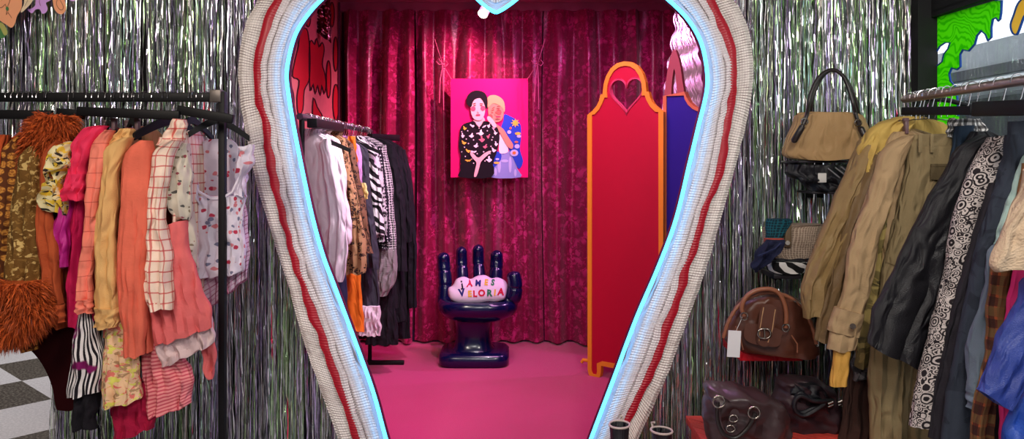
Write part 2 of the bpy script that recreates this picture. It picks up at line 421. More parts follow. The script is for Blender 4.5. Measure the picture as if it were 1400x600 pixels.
# painted red fingers on the pink wall
def on_left(cx, cy, d=0, crop=(390, 0, 3)):
    px = crop[0]+cx/crop[2]; py = crop[1]+cy/crop[2]; Y = F*1.41/(CX-px)
    return Vector((-1.41+d, Y, EYE-(py-HZ)/F*Y))
def ell(cx, cy, rx, ry, n=18, rot=0): return [(cx+rx*math.cos(2*PI*k/n)*math.cos(rot)-ry*math.sin(2*PI*k/n)*math.sin(rot), cy+rx*math.cos(2*PI*k/n)*math.sin(rot)+ry*math.sin(2*PI*k/n)*math.cos(rot)) for k in range(n)]
def smooth_poly(pts, n=4):
    out = []; m_ = len(pts)
    for i in range(m_):
        p0, p1, p2, p3 = pts[i-1], pts[i], pts[(i+1) % m_], pts[(i+2) % m_]
        for s in range(n):
            t = s/n
            out.append(tuple(.5*((2*p1[k])+(p2[k]-p0[k])*t+(2*p0[k]-5*p1[k]+4*p2[k]-p3[k])*t*t+(3*p1[k]-p0[k]-3*p2[k]+p3[k])*t**3) for k in (0, 1)))
    return out
blobs = [[(60,130),(85,118),(96,170),(100,260),(95,330),(76,370),(70,450),(52,470),(46,400),(55,330),(28,312),(40,240),(52,190)],
         [(97,190),(106,166),(118,182),(127,158),(137,192),(150,175),(158,205),(150,262),(160,300),(165,345),(158,384),(148,350),(142,390),(130,350),(122,384),(112,345),(102,372),(96,290)],
         ell(205,222,9,70), ell(176,325,9,76), ell(206,420,12,74), [(115,402),(130,440),(152,482),(146,530),(118,520),(110,460)], ell(20,420,14,60), ell(92,70,10,40), ell(190,60,9,50),
         [(-20,120),(5,100),(14,160),(10,260),(0,330),(-20,300)], ell(-40,250,14,90)]
for q in blobs:
    q = smooth_poly(q, 3)
    mb = MB(); mb.slab([q], lambda u, v, d: on_left(u, v, d), .003)
    o = build('painted_blob', mb, red_paint, wl, smooth=False); o['kind'] = 'structure'
    mb = MB(); mb.line2d(q, lambda u, v, d: on_left(u, v, d), 4.5, 0, .004)
    o2 = build('blob_outline', mb, ink, o, smooth=False); o2['kind'] = 'structure'
# ------------------------------------------------------------ window wall on the right
XW = 1.92
def on_right(cx, cy, d=0, crop=(1200, 0, 3.53)):
    px = crop[0]+cx/crop[2]; py = crop[1]+cy/crop[2]; Y = F*XW/(px-CX)
    return Vector((XW-d, Y, EYE-(py-HZ)/F*Y))
soffit = plain('charcoal_paint', (30, 30, 33), .7)
quad_box('wall_right', XW, XW+.06, -2.6, 3.6, 0, .95, dark_wall)
quad_box('wall_right_top', XW-.02, XW+.06, -2.6, 3.6, 2.17, 3.0, soffit)
quad_box('wall_right_near', XW, XW+.06, -2.6, .6, .95, 2.17, dark_wall)
mb = MB(); mb.box((1.885, 3.53, 1.5), (.09, .1, 3.0)); struct('trim_window_post', mb, soffit, smooth=False)
mb = MB(); mb.box((XW+.01, 2.05, 2.165), (.06, 2.9, .03)); mb.box((XW+.01, 2.05, .96), (.08, 2.9, .04)); mb.box((XW+.01, .62, 1.55), (.06, .05, 1.2)); wf = struct('window_1', mb, soffit, smooth=False)
gm, nt, b = new_mat('window_glass', .02, 0, .5)
tr = nd(nt, 'ShaderNodeBsdfTransparent', i_0=(.93, .95, .96, 1)); gl = nd(nt, 'ShaderNodeBsdfGlossy'); gl.inputs['Roughness'].default_value = .03
ms = nd(nt, 'ShaderNodeMixShader'); ms.inputs[0].default_value = .08; lk(nt, tr.outputs[0], ms.inputs[1]); lk(nt, gl.outputs[0], ms.inputs[2]); lk(nt, ms.outputs[0], nt.nodes['Material Output'].inputs[0])
mb = MB(); mb.box((XW+.02, 2.05, 1.56), (.008, 2.86, 1.19)); o = build('pane', mb, gm, wf, smooth=False); o['kind'] = 'structure'
slime, nt, b = new_mat('green_slime_vinyl', .4, 0, .4); oc = coord(nt, False)
dv = distort(nt, oc, .25, 5)
wv = nd(nt, 'ShaderNodeTexWave'); lk(nt, dv, wv.inputs[0]); wv.wave_type = 'RINGS'; wv.inputs['Scale'].default_value = 13; wv.inputs['Distortion'].default_value = 9; wv.inputs['Detail'].default_value = 1
cc = mix(nt, step(nt, wv.outputs['Fac'], .3, .25), srgb(104, 226, 20), srgb(150, 250, 50))
lk(nt, cc, b.inputs['Base Color']); b.inputs['Transmission Weight'].default_value = 0
tl = nd(nt, 'ShaderNodeBsdfTranslucent'); lk(nt, cc, tl.inputs[0]); ms = nd(nt, 'ShaderNodeMixShader'); ms.inputs[0].default_value = .86
lk(nt, b.outputs[0], ms.inputs[1]); lk(nt, tl.outputs[0], ms.inputs[2]); lk(nt, ms.outputs[0], nt.nodes['Material Output'].inputs[0])
yellow_v, nt, b = new_mat('yellow_vinyl', .4); oc = coord(nt, False)
cc = mix(nt, noise(nt, oc, 14, 2), srgb(252, 212, 84), srgb(255, 234, 160)); tl = nd(nt, 'ShaderNodeBsdfTranslucent'); lk(nt, cc, tl.inputs[0]); lk(nt, cc, b.inputs['Base Color'])
ms = nd(nt, 'ShaderNodeMixShader'); ms.inputs[0].default_value = .86; lk(nt, b.outputs[0], ms.inputs[1]); lk(nt, tl.outputs[0], ms.inputs[2]); lk(nt, ms.outputs[0], nt.nodes['Material Output'].inputs[0])
blue_line = plain('blue_outline', (20, 80, 170), .5)
sl = [(236,96),(400,48),(560,2),(590,2),(588,60),(583,92),(575,101),(563,86),(548,92),(541,130),(541,180),(525,196),(512,165),(492,148),(472,172),(462,212),(432,246),(404,240),(391,262),(392,322),(376,336),(350,328),(338,356),(344,392),(366,415),(376,470),(382,560),(384,900),(218,900),(222,520),(228,300)]
hole = [(264,312),(270,262),(292,224),(318,206),(342,206),(332,236),(312,262),(304,298),(280,318)]
th = thing('slime_decal', 'bright green dripping slime vinyl on the window glass', 'window decal', on_right(300, 900, .0))
mb = MB(); mb.slab([sl, hole], lambda u, v, d: on_right(u, v, d-.010), .003); build('vinyl', mb, slime, th, smooth=False)
mb = MB(); mb.line2d(sl[2:27], lambda u, v, d: on_right(u, v, d-.010), 5, 0, .006, closed=False); mb.line2d(hole, lambda u, v, d: on_right(u, v, d-.010), 4, 0, .006); build('outline', mb, blue_line, th, smooth=False)
yl = smooth_poly([(640,152),(634,118),(650,70),(668,20),(700,-10),(760,-15),(750,40),(706,70),(690,100),(668,160),(652,166)], 3)
th = thing('drip_decal', 'yellow drop shaped vinyl with blue outline at top right of the window', 'window decal', on_right(660, 166, 0))
mb = MB(); mb.slab([yl], lambda u, v, d: on_right(u, v, d-.010), .003); build('vinyl', mb, yellow_v, th, smooth=False)
mb = MB(); mb.line2d(yl, lambda u, v, d: on_right(u, v, d-.010), 6, 0, .006); build('outline', mb, blue_line, th, smooth=False)
# what stands outside the window
conc = plain('grey_cladding', (150, 155, 160), .8); conc2 = plain('dark_cladding', (66, 68, 72), .8); pale = plain('pale_canopy', (225, 230, 232), .6)
def at_plane(px, py, X):
    Y = F*X/(px-CX); return Y, EYE-(py-HZ)/F*Y
Yq, zq = at_plane(1370, 52, 6.0)
mb = MB(); mb.box((6.4, 12, zq/2-.5), (.8, 18, zq+1)); ob = thing('building', 'grey clad building with dark band seen through the window', 'building', (6.4, 12, -1))
build('wall', mb, conc, ob, smooth=False)
_, z1 = at_plane(1370, 88, 6.0); _, z2 = at_plane(1370, 102, 6.0)
mb = MB(); mb.box((5.96, 12, (z1+z2)/2), (.1, 18, z1-z2)); build('band', mb, conc2, ob, smooth=False)
_, z3 = at_plane(1370, 104, 5.2); _, z4 = at_plane(1370, 112, 5.2)
mb = MB(); mb.box((5.6, 10, (z3+z4)/2), (.8, 14, .06)); build('canopy', mb, pale, ob, smooth=False)
mb = MB(); mb.box((5.97, 12, z4/2-.5), (.06, 18, z4+.9)); build('shop_front', mb, conc2, ob, smooth=False)
mb = MB(); mb.box((7, 6, -.06), (10, 30, .1)); struct('pavement', mb, conc, smooth=False)

# ------------------------------------------------------------ back curtains
m, nt, b = new_mat('damask', .36, 0, .6); uv = coord(nt)
dv = distort(nt, uv, .07, 14)
lf = math_(nt, 'SUBTRACT', 1, step(nt, voro(nt, dv, 15, 'Distance'), .34, .06)); lf2 = step(nt, noise(nt, dv, 30, 4, 1.5), .56, .05)
big = step(nt, noise(nt, uv, 7, 2, .5), .5, .12)
pat = math_(nt, 'MULTIPLY', math_(nt, 'MAXIMUM', lf, lf2), math_(nt, 'ADD', math_(nt, 'MULTIPLY', big, .75), .15))
lk(nt, mix(nt, pat, srgb(136, 2, 60), srgb(212, 52, 126)), b.inputs['Base Color'])
lk(nt, math_(nt, 'SUBTRACT', .40, math_(nt, 'MULTIPLY', pat, .12)), b.inputs['Roughness']); b.inputs['Sheen Weight'].default_value = .15
bump(nt, b, noise(nt, uv, 45, 3), .3, .006)
damask = m
def curtain(x0, x1, label, seed, zb=.03):
    rnd = random.Random(seed); mb = MB(); nx = int((x1-x0)/.012); nz = 36; ph = [0]
    wl_ = [rnd.uniform(.09, .24) for _ in range(60)]
    knots = [x0]
    for q in wl_: knots.append(knots[-1]+q)
    amps = [rnd.uniform(.4, 1.3) for _ in knots]
    def f(x, v):
        i = 0
        while i < len(knots)-2 and knots[i+1] < x: i += 1
        t = (x-knots[i])/(knots[i+1]-knots[i])
        big = -(math.sin(PI*t)**2.2)*amps[i]
        fine = math.sin(x*95+seed)*.35+math.sin(x*61+2)*.3
        k = max(0, (v-.86)/.14)
        wob = .18*math.sin(x*23+v*5+seed)
        return (big*(.15*(1-.6*k))+wob*.03)+fine*.012*(.3+1.2*k)
    n0 = 0; uvr = []
    R = []
    for j in range(nz+1):
        v = j/nz; row = []; ur = []
        for i in range(nx+1):
            x = x0+(x1-x0)*i/nx
            row.append((x+.012*math.sin(v*4+x*9), 6.31+f(x, v), zb+(2.735-zb)*v)); ur.append((x*1.45+seed, v*2.7))
        R.append(row); uvr.append(ur)
    mb.rings(R, caps=False, closed=False, uvr=uvr)
    R2 = [[(p[0], p[1]+.006, p[2]) for p in r] for r in R]
    mb.rings([r[::-1] for r in R2], caps=False, closed=False, uvr=[u[::-1] for u in uvr])
    solo('curtain', mb, damask, label, 'curtain', 'damask curtains across the booth')
curtain(-1.37, -.80, 'crimson damask curtain beside the pink wall, behind the black clothes', 3)
curtain(-.79, .25, 'middle crimson damask curtain behind the portrait and hand chair', 11)
curtain(.26, 1.73, 'purple red damask curtain behind the red folding screen', 23)

# ------------------------------------------------------------ heart archway
ruf_o = None
def ruffle_mat(name, c1, c2, alpha_line):
    m, nt, b = new_mat(name, .55, 0, .4); uv = coord(nt); sep = nd(nt, 'ShaderNodeSeparateXYZ'); lk(nt, uv, sep.inputs[0])
    n = noise(nt, uv, 40, 2)
    g = math_(nt, 'FRACT', math_(nt, 'MULTIPLY', sep.outputs[0], 84)); g = math_(nt, 'LESS_THAN', g, .28)  # shade of the pleats painted into the colour as dark lines
    h = math_(nt, 'FRACT', math_(nt, 'MULTIPLY', sep.outputs[1], 95)); h = math_(nt, 'LESS_THAN', h, .22)
    gg = math_(nt, 'MULTIPLY', math_(nt, 'MAXIMUM', g, math_(nt, 'MULTIPLY', h, .5)), math_(nt, 'MULTIPLY', n, alpha_line))
    lk(nt, mix(nt, gg, srgb(*c1), srgb(*c2)), b.inputs['Base Color'])
    b.inputs['Sheen Weight'].default_value = .2
    return m
white_ruffle = ruffle_mat('white_crinkle', (246, 238, 234), (128, 106, 104), 1.5)
inner_ruffle = ruffle_mat('white_crinkle_inner', (240, 232, 236), (150, 128, 136), 1.2)
red_ribbon = plain('red_ribbon', (186, 8, 40), .42, .1, .6, 0, 90, .2)
board_m = plain('white_satin', (222, 214, 226), .5)
neon_m = emit('neon_blue', (.05, .52, 1.0, 1), 5.5)
neon_core = None
arch = thing('heart_archway', 'tall heart shaped doorway edged in white ruffles, red ribbon and blue neon', 'archway', P(678, 668, 3.5)+Vector((0, 0, -.005)))
for side in (0, 1):
    neon, out, rib = SD[side]; sg = 1 if side == 0 else -1
    # board
    mb = MB(); R = []
    for i in range(NS):
        a = P(*neon[i], 3.5); c_ = P(*(out[i]*.8+rib[i]*.2), 3.5)
        R.append([(a.x, 3.5, a.z), (c_.x, 3.5, c_.z), (c_.x, 3.53, c_.z), (a.x, 3.53, a.z)])
    mb.rings(R, caps=True); build('board', mb, board_m, arch, smooth=False)
    mb = MB(); R = []                                        # purple reveal lining the opening
    for i in range(NS):
        a = P(*neon[i], 3.5); R.append([(a.x, 3.49, a.z), (a.x, 3.535, a.z), (a.x+.012*sg, 3.535, a.z), (a.x+.012*sg, 3.49, a.z)])
    mb.rings(R, caps=True); build('reveal', mb, plum, arch, smooth=False)
    def band(name, A, B, mt, y0, amp, n_s=1100, n_t=12, puff=.02, edge=.006, seed=0, wav=0):
        mb = MB(); R = []; uvr = []; s_acc = 0; prev = None
        for i in range(n_s):
            x = (NS-1)*i/(n_s-1); k = min(NS-2, int(x)); f_ = x-k
            a = A[k].lerp(A[k+1], f_); bb = B[k].lerp(B[k+1], f_)
            mid = P(*((a+bb)*.5), 3.5)
            if prev is not None: s_acc += (mid-prev).length
            prev = mid
            jit = 1+.35*mnoise.noise((s_acc*9, seed, side)); ph = s_acc*2*PI/.0125+2.2*mnoise.noise((s_acc*14, seed+4, side))
            row = []; ur = []
            wid = (P(*a, 3.5)-P(*bb, 3.5)).length
            for j in range(n_t+1):
                t = j/n_t
                e = edge*330*mnoise.noise((s_acc*16, seed+9, side))*(1-t)*.55
                q = a.lerp(bb, t)+(a-bb).normalized()*(e+wav*mnoise.noise((s_acc*4.5, seed+20, side))+wav*.5*mnoise.noise((s_acc*13, seed+24, side)))
                p = P(*q, 3.5)
                d = puff*math.sin(PI*min(1, t*1.15+.05))**.7+amp*jit*math.sin(ph+.9*mnoise.noise((s_acc*20, t*4, seed)))*(.35+.65*abs(math.cos(PI*t)))
                d += .006*math.cos(t*PI*7)*(1 if .06 < t < .35 else 0)
                row.append((p.x, y0-d, p.z)); ur.append((s_acc, t*wid))
            R.append(row); uvr.append(ur)
        mb.rings(R, caps=False, closed=False, uvr=uvr)
        build(name, mb, mt, arch, angle=180)
    band('outer_ruffle', out, [r*.88+o*.12 for r, o in zip(rib, out)], white_ruffle, 3.49, .0035, seed=1)
    band('inner_ruffle', [r*.75+n*.25 for r, n in zip(rib, neon)], [r*.22+n*.78 for r, n in zip(rib, neon)], inner_ruffle, 3.492, .003, seed=5, edge=.004)
    band('red_ribbon', [r*.78+o*.22 for r, o in zip(rib, out)], [r*.79+n*.21 for r, n in zip(rib, neon)], red_ribbon, 3.476, .002, n_s=900, n_t=5, puff=.008, edge=.007, seed=8, wav=5)
    band('frill_edge', [r*.88+n*.12 for r, n in zip(rib, neon)], [r*.66+n*.34 for r, n in zip(rib, neon)], inner_ruffle, 3.473, .003, n_t=5, puff=.006, edge=.006, seed=12, wav=5)
    mb = MB(); mb.tube([P(*p, 3.48) for p in neon], .0085, 8); build('neon_tube', mb, neon_m, arch)
# ------------------------------------------------------------ tinsel foil curtains
m, nt, b = new_mat('foil', .2, .85, .5); vc = nd(nt, 'ShaderNodeVertexColor'); vc.layer_name = 'tint'
lk(nt, vc.outputs[0], b.inputs['Base Color']); foil = m
def heart_px(side):
    tab = {}
    for p in SD[side][1]:
        k = int(p.y//6)
        if p.y > -100: tab[k] = p.x if k not in tab else ((min if side == 0 else max)(tab[k], p.x))
    return tab
def tinsel(x0, x1, side, label, n, seed, zlow):
    rnd = random.Random(seed); mb = MB(); mb.col = []; tab = heart_px(side)
    silver = [(.82, .84, .86), (.70, .72, .76), (.88, .88, .9), (.6, .62, .64)]
    green = [(.5, .78, .36), (.42, .66, .34), (.62, .8, .5)]; purple = [(.56, .46, .74), (.64, .54, .76), (.48, .4, .62)]; brown = [(.6, .52, .5), (.5, .44, .42)]; teal = [(.5, .72, .66)]  # green, purple and teal reflections put into the strip colours
    for q in range(n):
        x = rnd.uniform(x0, x1); y = rnd.choice((3.535, 3.55, 3.565, 3.58))+rnd.uniform(-.006, .006)
        g = mnoise.noise((x*9, seed, 0))
        r = rnd.random()
        base = rnd.choice(silver) if r < .42 else rnd.choice(green) if r < .64+.3*g else rnd.choice(purple) if r < .84 else rnd.choice(brown) if r < .93 else rnd.choice(teal)
        red = (rnd.uniform(.2, 1.7), rnd.uniform(.06, .3)) if rnd.random() < .09 else None  # red stretch of a strip: a reflection painted into its colour
        wd = rnd.uniform(.0028, .0062); zb = zlow(x)+abs(rnd.gauss(0, .03)); a = rnd.uniform(0, PI); va = rnd.uniform(-.5, .5)
        zt = 2.85; z = zt; pts = []; xx = x
        straight = rnd.random() < .4
        while z > zb:
            pts.append((xx, y+rnd.gauss(0, .003), z, a)); dz = rnd.uniform(.022, .07); z -= dz
            va = va*.6+rnd.gauss(0, .22 if not straight else .04); a += va; xx += rnd.gauss(0, .0016)
        pts.append((xx, y, zb, a)); prev = None
        for i, (px_, py_, pz, pa) in enumerate(pts):
            ppx = CX+px_*F/py_; ppy = HZ-(pz-EYE)*F/py_; t = tab.get(int(ppy//6))
            cut = t is not None and ((ppx > t+12) if side == 0 else (ppx < t-12))
            if t is None and -100 > ppy: cut = False
            ca, sa = math.cos(pa)*wd/2, math.sin(pa)*wd/2
            i0 = mb.add([(px_-ca, py_-sa*.9, pz), (px_+ca, py_+sa*.9, pz)])
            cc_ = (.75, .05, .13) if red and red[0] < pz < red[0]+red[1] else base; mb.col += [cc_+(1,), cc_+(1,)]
            if prev is not None and not cut and not pc: mb.face((prev, prev+1, i0+1, i0), [(0, 0), (1, 0), (1, 1), (0, 1)])
            prev = i0; pc = cut
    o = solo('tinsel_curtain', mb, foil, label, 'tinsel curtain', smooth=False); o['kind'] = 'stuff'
    return o
def zl(x):
    if x > -2.12: return .02
    return .62+.28*math.sin(PI/2*min(1, (-2.12-x)/1.1))
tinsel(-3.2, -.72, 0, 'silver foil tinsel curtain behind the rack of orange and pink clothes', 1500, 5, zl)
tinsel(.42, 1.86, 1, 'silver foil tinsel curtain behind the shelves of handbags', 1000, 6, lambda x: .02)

# ------------------------------------------------------------ clothing tools
SEED = [100]
def drape(mb, rows, Y, dep, lam=.045, amp=.0085, n=34, N=44, mi=0, rough=.004, tilt=0, cap=True, sh=False):
    """rows (y_left, x_left, x_right[, y_right]) read at distance Y: a hollow sleeve, leg or panel of cloth with hanging folds"""
    SEED[0] += 1; sd = SEED[0]*1.37
    rows = [r if len(r) == 4 else (r[0], r[1], r[2], r[0]) for r in rows]
    q = interp([((r[0]+r[3])/2, (r[1]+r[2])/2, (r[2]-r[1])/2, (r[3]-r[0])/2) for r in rows], n); R = []; uvr = []
    hm = max(r[2] for r in q)/F*Y; s_acc = 0; prev = None; hv0 = Vector((1, 0, 0))
    for i, (py, cx, hw, sl) in enumerate(q):
        t = i/(n-1); c = P(cx, py, Y); hx = max(.004, hw/F*Y); hz = -sl/F*Y; h = math.hypot(hx, hz); d = min(dep, max(.006, h*1.1))
        if sh and t < .075: s_ = .35+.65*(t/.075)**.5; c.x += hx*(1-s_); hx *= s_; h *= s_
        if prev is not None: s_acc -= (c-prev).length
        prev = c
        k = min(1, .3+1.2*t); ring = []; ur = []; d *= (1-.25*t)
        for j in range(N+1):
            a = 2*PI*j/N; ca, sa = math.cos(a), math.sin(a)
            ux = abs(ca)**.85*(1 if ca > 0 else -1); uy = abs(sa)**.8*(1 if sa > 0 else -1)
            x = h*ux; w_ = x/lam*2*PI
            g = math.sin(w_+sd+1.3*math.sin(t*5+sd)+t*2); g = g*abs(g)**.3 if g > 0 else -abs(g)**.55
            f = g+.45*math.sin(w_*2.1+sd*2+t*6+math.sin(t*11+sd))
            cr = mnoise.noise((x*22, s_acc*9+x*8, sd)); cr = (.35-abs(cr))*.016*min(1, amp/.005)
            y = d*uy+amp*k*f*(1 if abs(sa) > .2 else .35)-cr
            nx = rough*mnoise.noise((x*30, s_acc*20, sd)); nz = rough*mnoise.noise((x*26+7, s_acc*17, sd+3))
            ex = (.0035*k*math.sin(t*13+sd+sa)+.004*mnoise.noise((s_acc*16, sd, ca)))*min(1, amp/.005)
            p = Vector((c.x+hx*ux+ex+nx, c.y+y+rough*1.6*mnoise.noise((x*34, s_acc*24, sd+8)), c.z+hz*ux+nz+tilt*x+(.005*math.sin(w_*.6+sd) if i >= n-1 and amp > .003 else 0)))
            ring.append(p); ur.append(((hm*a*.72)+sd, s_acc+sd))
        R.append(ring[:-1]); uvr.append(ur)
    if cap:                                                     # the hem turns in, the tube stays open below
        c = sum(R[-1], Vector())/N; R.append([p+(c-p)*.12+Vector((0, 0, -.001)) for p in R[-1]]); uvr.append(uvr[-1])
        R.append([p+(c-p)*.3+Vector((0, 0, .03)) for p in R[-2]]); uvr.append(uvr[-1])
    mb.rings(R, caps=cap, uvr=uvr, mi=mi)
def slab_body(mb, X, Yc, ztop, zbot, half=.2, d=.016, lean=0, mi=0, neck=.06, flare=1.1):
    """torso seen edge-on, hung across the rail: spans Y"""
    SEED[0] += 1; sd = SEED[0]*.77; R = []; uvr = []; n = 22; N = 30
    for i in range(n):
        t = i/(n-1); z = ztop+(zbot-ztop)*t
        drop = (ztop-z)
        h = neck+(half-neck)*min(1, (drop/.07))**.6 if drop < .07 else half*(1+(flare-1)*t)
        ring = []; ur = []
        for j in range(N+1):
            a = 2*PI*j/N; ca, sa = math.cos(a), math.sin(a)
            y = h*(abs(ca)**.8)*(1 if ca > 0 else -1); x = d*min(1, .4+t*3)*(abs(sa)**.75)*(1 if sa > 0 else -1)
            x += .006*min(1, t*2)*math.sin(y*70+sd+2*t)
            ring.append(Vector((X+x+lean*t, Yc+y, z))); ur.append((y+sd+(2 if sa > 0 else 0), z))
        R.append(ring[:-1]); uvr.append(ur)
    mb.rings(R, caps=True, uvr=uvr, mi=mi)
def fur_on(mb, count, ln, droop=.6, mi=0, seed=1, wd=.0035):
    rnd = random.Random(seed); base = list(range(len(mb.f))); V = mb.v; F_ = [mb.f[i] for i in base if len(mb.f[i]) == 4]
    fc = [(Vector(V[f[0]])+Vector(V[f[2]]))/2 for f in F_]
    cen = sum(fc, Vector())/len(fc)
    for _ in range(count):
        f = rnd.choice(F_); a, b_, c_, d = [Vector(V[i]) for i in f]
        u, v = rnd.random(), rnd.random(); p = a.lerp(b_, u).lerp(d.lerp(c_, u), v)
        nn = (d-a).cross(b_-a)
        if nn.length < 1e-12: continue
        nn.normalize()
        dr = (nn+Vector((rnd.gauss(0, .5), rnd.gauss(0, .5), rnd.gauss(-droop, .45)))).normalized(); L = ln*rnd.uniform(.5, 1.2)
        s = dr.cross(Vector((rnd.gauss(0, 1), rnd.gauss(0, 1), rnd.gauss(0, 1)))).normalized()*wd*rnd.uniform(.5, 1.2)
        m_ = p+dr*L*.6+Vector((0, 0, -L*.1)); e = p+dr*L+Vector((0, 0, -L*.4))
        i0 = mb.add([p-s, p+s, m_+s*.7, m_-s*.7, e])
        q = rnd.random(); uv = [(q, q)]*4
        mb.face((i0, i0+1, i0+2, i0+3), uv, mi); mb.face((i0+3, i0+2, i0+4), uv[:3], mi)
def garment(name, label, cat, group, pieces, body=None):
    """pieces: (part, rows, Y, depth, material, options)"""
    built = []
    for p in pieces:
        mb = MB(); o = dict(p[5]) if len(p) > 5 else {}
        fur = o.pop('fur', None); extra = o.pop('extra', None); lab = o.pop('label', None)
        if p[0] == 'sleeve': o.setdefault('sh', True)
        drape(mb, p[1], p[2], p[3], **o)
        if fur: fur_on(mb, *fur)
        if extra: extra(mb)
        built.append((p[0], mb, p[4], lab))
    if body:
        mb = MB(); slab_body(mb, **body[1]); built.insert(0, (body[0], mb, body[2], None))
    if len(built) == 1:
        return solo(name, built[0][1], built[0][2], label, cat, group)
    lo = min((v for q in built for v in q[1].v), key=lambda v: v[2])
    r = thing(name, label, cat, lo, group)
    for part, mb, mt, lab in built:
        o = build(part, mb, mt, r)
        if lab: o['label'] = lab
    return r

# ------------------------------------------------------------ left rack
rk = thing('clothes_rack', 'black metal clothes rack with one post, holding the orange and pink clothes', 'clothes rack', (-1.168, 3.1, 0))
RZ = EYE+87/F*3.1
mb = MB(); mb.box((-2.15, 3.1, RZ), (1.95, .034, .036), bev=.003); build('rail', mb, black_metal, rk)
for px_ in (-1.168, -3.1):
    mb = MB(); mb.box((px_, 3.1, RZ/2+.012), (.026, .03, RZ+.024), bev=.003); build('post', mb, black_metal, rk)
mb = MB(); mb.box((-1.19, 3.1, RZ+.004), (.045, .046, .05), bev=.003); build('corner_joint', mb, plain('grey_steel', (112, 104, 100), .4, .1, .5, .6), rk)
for px_ in (-1.168, -3.1):
    mb = MB(); mb.box((px_, 3.1, .02), (.03, .55, .03), bev=.003); build('foot', mb, black_metal, rk)
def bar(a, b_, par, h=.036, t=.02):
    mb = MB(); a, b_ = Vector(a), Vector(b_); d = b_-a; L = d.length; M = d.to_track_quat('X', 'Z').to_matrix()
    mb.box((a+b_)/2, (L, t, h), M, bev=.003); return build('hang_bar', mb, black_metal, par)
for (x0, y0, x1, y1, Y) in ((-60, 156, 72, 157, 3.03), (78, 154, 116, 157, 3.02), (106, 152, 246, 158, 2.985), (243, 150, 319, 163, 3.0)):
    bar(P(x0, y0, Y), P(x1, y1, Y), rk)
G1 = 'clothes on the black left rack'
HG = 'hangers on the black left rack'
def hanger(name, loc, across, label, group, arm=True, wide=.19, mat_arm=None, clip=False, hh0=.015):
    """hook centred on the rail; 'across' is the unit direction of the arms"""
    loc = Vector(loc); ac = Vector(across); r = thing(name, label, 'hanger', loc-Vector((0, 0, .13)), group)
    mb = MB(); pts = [loc+ac*(.024*math.cos(a))+Vector((0, 0, .024*math.sin(a))) for a in [PI*1.05-k*PI*1.15/9 for k in range(10)]]
    pts += [loc+ac*.012+Vector((0, 0, -.05)), loc+Vector((0, 0, -.075)), loc+Vector((0, 0, -.09))]
    mb.tube(pts, .0022, 6); build('hook', mb, chrome, r)
    if arm:
        mb = MB(); top = loc+Vector((0, 0, -.09)); R = []
        for k in range(-8, 9):
            s = k/8; z = -.075*abs(s)**1.25; c = top+ac*(wide*s)+Vector((0, 0, z)); hh = hh0-.3*hh0*abs(s); sd = ac.cross(Vector((0, 0, 1)))*.006
            R.append([c-sd+Vector((0, 0, hh)), c+sd+Vector((0, 0, hh)), c+sd-Vector((0, 0, hh)), c-sd-Vector((0, 0, hh))])
        mb.rings(R); build('arm', mb, mat_arm or black_wood, r)
    if clip:
        for s in (-1, 1):
            mb = MB(); c = loc+ac*(s*.09)+Vector((0, 0, -.125)); mb.box(c, (.014, .026, .05), bev=.003); mb.box(c+Vector((0, 0, .03)), (.02, .02, .014), bev=.003)
            build('clip', mb, plain('clip_plastic', (110, 84, 88), .3, .1, .5), r)
        mb = MB(); mb.tube([loc-ac*.12+Vector((0, 0, -.1)), loc+Vector((0, 0, -.09)), loc+ac*.12+Vector((0, 0, -.1))], .002, 6); build('wire', mb, chrome, r)
    return r
# bare hooks along the rail, copied from the first
h0 = hanger('clothes_hanger', (P(12, 133, 3.1).x, 3.1, RZ), (0, 1, 0), 'silver hook of a wire hanger among many on the left rail', HG, arm=False)
for px_ in (22, 30, 36, 44, 50, 57, 63, 69, 102, 122, 131, 139, 150, 158, 168, 173, 181, 186, 193, 199, 212, 218, 225, 263, 272, 281):
    c = copy_tree(h0); c.location = (P(px_, 133, 3.1).x, 3.1+random.uniform(-.004, .004), RZ-.13); c.rotation_euler.z = random.uniform(-.35, .35)
HW = [(92, 'black hanger with its clip, between the fur collar and the pink blouse', True), (150, 'black clip hanger carrying the coral shirt', True), (181, 'black clip hanger left of the arched black hanger', True)]
for px_, lb, cl in HW:
    hanger('clothes_hanger', (P(px_, 133, 3.1).x, 3.1, RZ), (.62, -.785, 0), lb, HG, True, .13, clip=cl)
hanger('clothes_hanger', (P(234, 133, 3.1).x, 3.1, RZ), (.24, .97, 0), 'arched black hanger above the coral knit sweater', HG, True, .21, hh0=.02)
hanger('clothes_hanger', (P(262, 133, 3.1).x, 3.1, RZ), (.2, .98, 0), 'black hanger inside the cream windowpane shirt', HG, True, .15)
hanger('clothes_hanger', (P(297, 134, 3.1).x, 3.1, RZ), (.88, .47, 0), 'black hanger holding the white floral sleeveless top', HG, True, .125, hh0=.017)

f_brocade = fabric('gold_brocade', 'blotch', [(108, 74, 30), (134, 98, 46), (200, 168, 104)], .02, thr=.58)
f_medal = fabric('ochre_medallion', 'medallion', [(92, 48, 22), (206, 142, 62), (150, 90, 36)], .032)
f_rustfur = fur_mat('rust_fur', (104, 34, 12), (226, 104, 44))
f_rust = plain('rust_knit', (188, 84, 44), .9, .15)
f_rust2 = plain('orange_wool', (204, 86, 40), .9, .15)
f_ruf = fabric('yellow_black_print', 'blotch', [(220, 206, 160), (44, 38, 36), (226, 190, 60)], .022, thr=.56)
f_mag = plain('magenta_satin', (196, 26, 140), .45, .12, .5)
f_pink = plain('hot_pink_crepe', (234, 48, 92), .7, .1); f_pink2 = plain('raspberry_crepe', (206, 16, 84), .7, .1)
f_coral = fabric('coral_lined', 'hstripe', [(240, 132, 112), (206, 96, 84)], .055, thr=.06)
f_tan = plain('apricot_cotton', (232, 182, 116), .8, .08)
f_coralknit = plain('coral_cable', (240, 116, 92), .95, .16, .2, 0, 110, .8)
